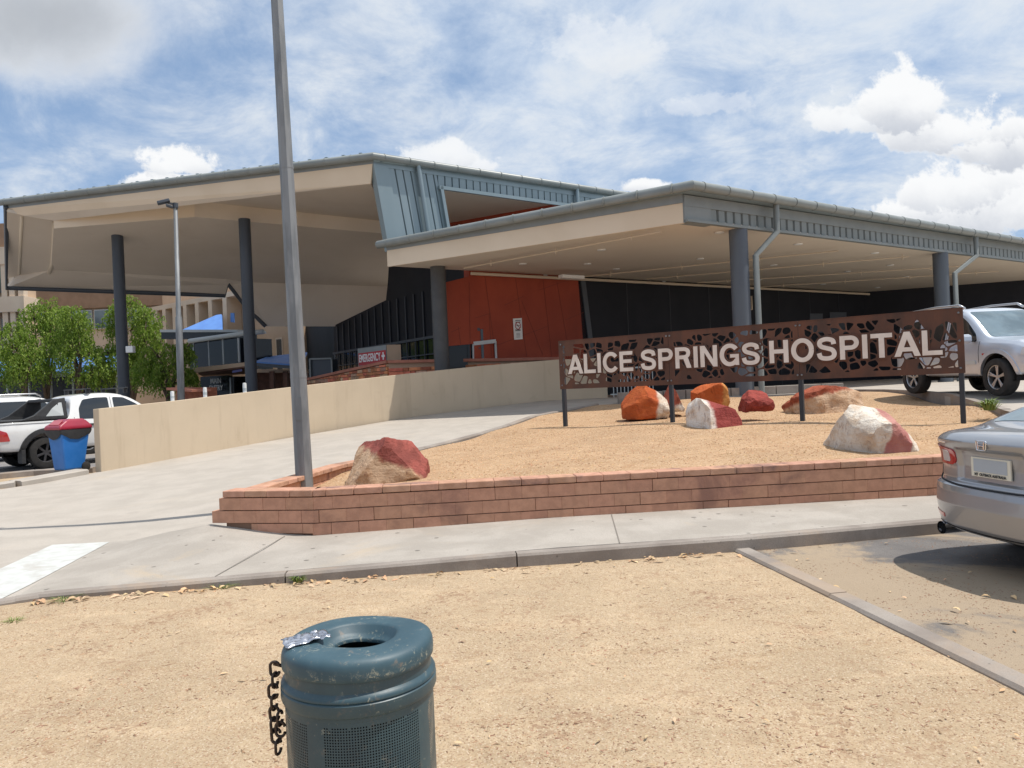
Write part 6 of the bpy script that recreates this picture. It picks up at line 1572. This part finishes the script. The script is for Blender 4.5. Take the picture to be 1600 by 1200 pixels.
# blue porch roof right of the inner column
br = empty('blue_porch', (-11,38,0), 'low porch with a bright blue metal roof right of the inner tall column', 'porch')
mb = MB(); mb.slab([W(398,568,36), W(470,573,36), W(480,553,40), W(418,560,40)], (0,0,.1)); fixn(mb.build('roof', 'blueawning', br))
mb = MB(); mb.bar(W(398,569.5,35.95), W(470,575,35.95), .08, .16); mb.build('gutter', 'darktrim', br)
mb = MB(); quad(mb, 398, 480, 577, 582, 37, 37, 2); fixn(mb.build('fascia', 'tanwall', br))
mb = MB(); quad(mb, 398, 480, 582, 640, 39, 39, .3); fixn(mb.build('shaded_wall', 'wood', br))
for u in (425,446): mb = MB(); mb.bar(W(u,580,36.6), W(u+2,640,36.6), .2, .2, up=(0,1,0)); mb.build('post', 'wood', br)
# grey plant enclosure in front of the end block
pe = empty('louvred_enclosure', (-9,36,1), 'pale grey louvred enclosure beside the dark glazing', 'enclosure')
mb = MB(); quad(mb, 484, 518, 561, 600, 36, 35.5, .5); fixn(mb.build('panel', 'darktrim', pe))
for a, b in (((484,561),(518,560)),): MB().bar(W(a[0],a[1],35.9), W(b[0],b[1],35.4), .07, .07).build('top_rail', 'fasciagrey', pe)
for u, D in ((484,35.9),(518,35.4)): MB().bar(W(u,561,D), W(u+1.5,600,D), .07, .07, up=(0,1,0)).build('post', 'fasciagrey', pe)
# small brick pier and rusty roof by the entry
# ---------------------------------------------------------------- bollards behind the ramp wall
bo = None
for (u, v, who) in ((269,611,'white bollard nearest the slim street lamp, behind the cream wall'),(320,605,'white bollard below the MAIN ENTRY lettering, behind the cream wall'),(382,598,'white bollard just left of the inner tall column, behind the cream wall')):
    p = W(u, v, 23.0)
    if bo is None:
        bo = empty('bollard', (p.x, p.y, 0.1), who, 'bollard', 'white bollards behind the ramp wall'); h_ = 1.0
        m = MB(); m.lathe([(.055,0),(.055,1.72),(.05,1.76),(0,1.77)], (0,0,0), 14); m.build('post', 'whitepaint', bo, local=True, smooth=True, angle=40); m = MB(); m.lathe([(.057,1.55),(.057,1.62)], (0,0,0), 14); m.build('reflective_band', 'greylight', bo, local=True, smooth=True)
        bo.scale = (1,1,(p.z-.1)/1.77)
    else:
        c_ = copy_tree(bo); c_.location = (p.x, p.y, .1); c_['label'] = who; c_.scale = (1,1,(p.z-.1)/1.77)
# ---------------------------------------------------------------- trees
def leafmat():
    m, nt, b = newmat('foliage'); g = nd(nt, 'ShaderNodeNewGeometry'); r = g.outputs['Random Per Island']
    c = mix_(nt, r, (.12,.205,.03), (.31,.42,.07)); c = mix_(nt, math_(nt, 'GREATER_THAN', math_(nt, 'FRACT', math_(nt, 'MULTIPLY', r, 13.7)), .88), c, (.40,.46,.12))
    setin(nt, b.inputs['Base Color'], c); b.inputs['Roughness'].default_value = .55; b.inputs['Specular IOR Level'].default_value = .35
    tr = nd(nt, 'ShaderNodeBsdfTranslucent'); setin(nt, tr.inputs[0], mix_(nt, r, (.14,.24,.03), (.32,.45,.07))); ms = nd(nt, 'ShaderNodeMixShader'); ms.inputs[0].default_value = .5
    nt.links.new(b.outputs[0], ms.inputs[1]); nt.links.new(tr.outputs[0], ms.inputs[2]); nt.links.new(ms.outputs[0], nt.nodes['Material Output'].inputs[0])
leafmat(); mat('trunk', (.12,.085,.06), (.18,.13,.09), rough=.9, ns=6, bump=.5, bs=15, bd=.03)
def tree(u, vtop, vbot, D, blobs, label, seed, dens_=1.0):
    """blobs: (u, v, ru, rv) crown lobes in pixels at distance D"""
    r = random.Random(seed); base = W(u, 600, D); base.z = .05
    t = empty('leafy_tree', base, label, 'tree', 'drooping green trees behind the parked cars'); tk = MB(); lv = MB()
    k = D/F; first = W(blobs[0][0], blobs[0][1], D)
    fork = V((base.x, base.y, 1.6)); tk.tube([base, lerp(base, fork, .5)+V((.05,0,0)), fork], [.17,.13,.11], 8)
    for (bu, bv_, ru, rv) in blobs:
        c = W(bu, bv_, D)+V((0, r.uniform(-.8,.8), 0)); rx = ru*k; rz_ = rv*k; ry = rx*.95
        mid = lerp(fork, c, .5)+V((r.uniform(-.2,.2), r.uniform(-.2,.2), .2)); tk.tube([fork, mid, c], [.09,.06,.03], 6)
        for _ in range(5):
            q = c+V((r.uniform(-1,1)*rx*.8, r.uniform(-1,1)*ry*.8, r.uniform(-.4,.9)*rz_)); tk.tube([c, lerp(c, q, .5)+V((0,0,.15)), q], [.03,.02,.008], 5)
        n = int(190*rx*rz_*dens_)+50
        for _ in range(n):
            # sprig start in the crown volume, biased to the surface, gaps from noise
            d = V((r.gauss(0,1), r.gauss(0,1), r.gauss(0,1)))
            if d.length < .01: continue
            d.normalize(); rr = r.uniform(.25,1)**.5*(1+.28*noise.noise(V((d.x*2.2+seed, d.y*2.2, d.z*2.2+bu))))
            p = c+V((d.x*rx*rr, d.y*ry*rr, d.z*rz_*rr))
            if noise.noise(p*1.15+V((seed,0,0))) < -.24: continue
            if p.z < .5: continue
            out = V((d.x, d.y, 0))*.35; L = r.uniform(.35,.85); sw = V((r.uniform(-.3,.3), r.uniform(-.3,.3), 0))
            m = r.randint(9, 14)
            for j in range(m):
                tt = (j+r.random())/m; q = p+out*L*tt*(1-.4*tt)*1.2+sw*L*tt+V((0,0,.12*L*math.sin(tt*3)-L*tt*tt*.95))
                a = V((r.gauss(0,.7), r.gauss(0,.7), r.gauss(-1.2,.5))).normalized(); b = a.cross(V((r.gauss(0,1), r.gauss(0,1), r.gauss(0,1)))).normalized()
                l_ = r.uniform(.11,.21); w_ = l_*.19
                lv.add([q, q+a*l_*.5+b*w_, q+a*l_, q+a*l_*.5-b*w_], [(0,1,2,3)])
    tk.build('trunk', 'trunk', t, smooth=True); lv.build('crown', 'foliage', t)
tree(40, 500, 610, 43, [(30,545,36,34),(8,565,32,34),(58,570,34,32),(20,520,20,20)], 'leftmost low spreading green tree behind the parked ute', 1)
tree(72, 462, 610, 44, [(66,486,24,24),(52,500,26,30),(84,515,24,32),(70,550,34,34)], 'tallest narrow-topped green tree, second from the left behind the parked ute', 2)
tree(122, 478, 610, 43, [(116,492,22,18),(128,515,26,28),(104,530,26,28),(132,560,34,34),(158,575,26,28)], 'green tree with drooping sprigs just left of the outer tall column', 3)
tree(208, 460, 610, 43.5, [(204,480,20,22),(222,498,24,24),(196,515,28,30),(230,530,22,24),(180,500,16,26),(188,565,34,34)], 'green tree with a peaked crown just right of the outer tall column', 4)
tree(262, 535, 612, 36, [(246,560,28,26),(272,550,24,18),(292,545,14,12),(268,582,32,22),(288,588,12,14),(226,580,26,26)], 'low rounded green tree beside the slim street lamp', 5)
# small white floodlight box on the outer tall column
fb = empty('wall_light', W(203,546,30), 'small white box light fixed to the right side of the outer tall column', 'light')
mb = MB(); mb.obox(W(204,546,30), (.14,0,.0), (0,.12,0), (0,0,.13)); mb.build('housing', 'whitepaint', fb, bevel=.02); mb = MB(); mb.bar(W(198,545,30), W(202,545,30), .05, .05); mb.build('bracket', 'darktrim', fb)
# red-brown pier with a dark lower strip near the entry
rp_ = empty('brick_pier', W(285,612,26), 'low rusty red brick pier peeping over the cream wall left of the entry', 'pier')
mb = MB(); quad(mb, 276, 314, 606, 640, 27, 26, .6); fixn(mb.build('brickwork', 'brickred' if 'brickred' in MATS else mat('brickred', (.30,.10,.05), (.22,.07,.04), rough=.9, ns=6), rp_)); mb = MB(); mb.bar(W(275,607,26.9), W(315,610,25.9), .7, .08); mb.build('capping', 'redcap', rp_)
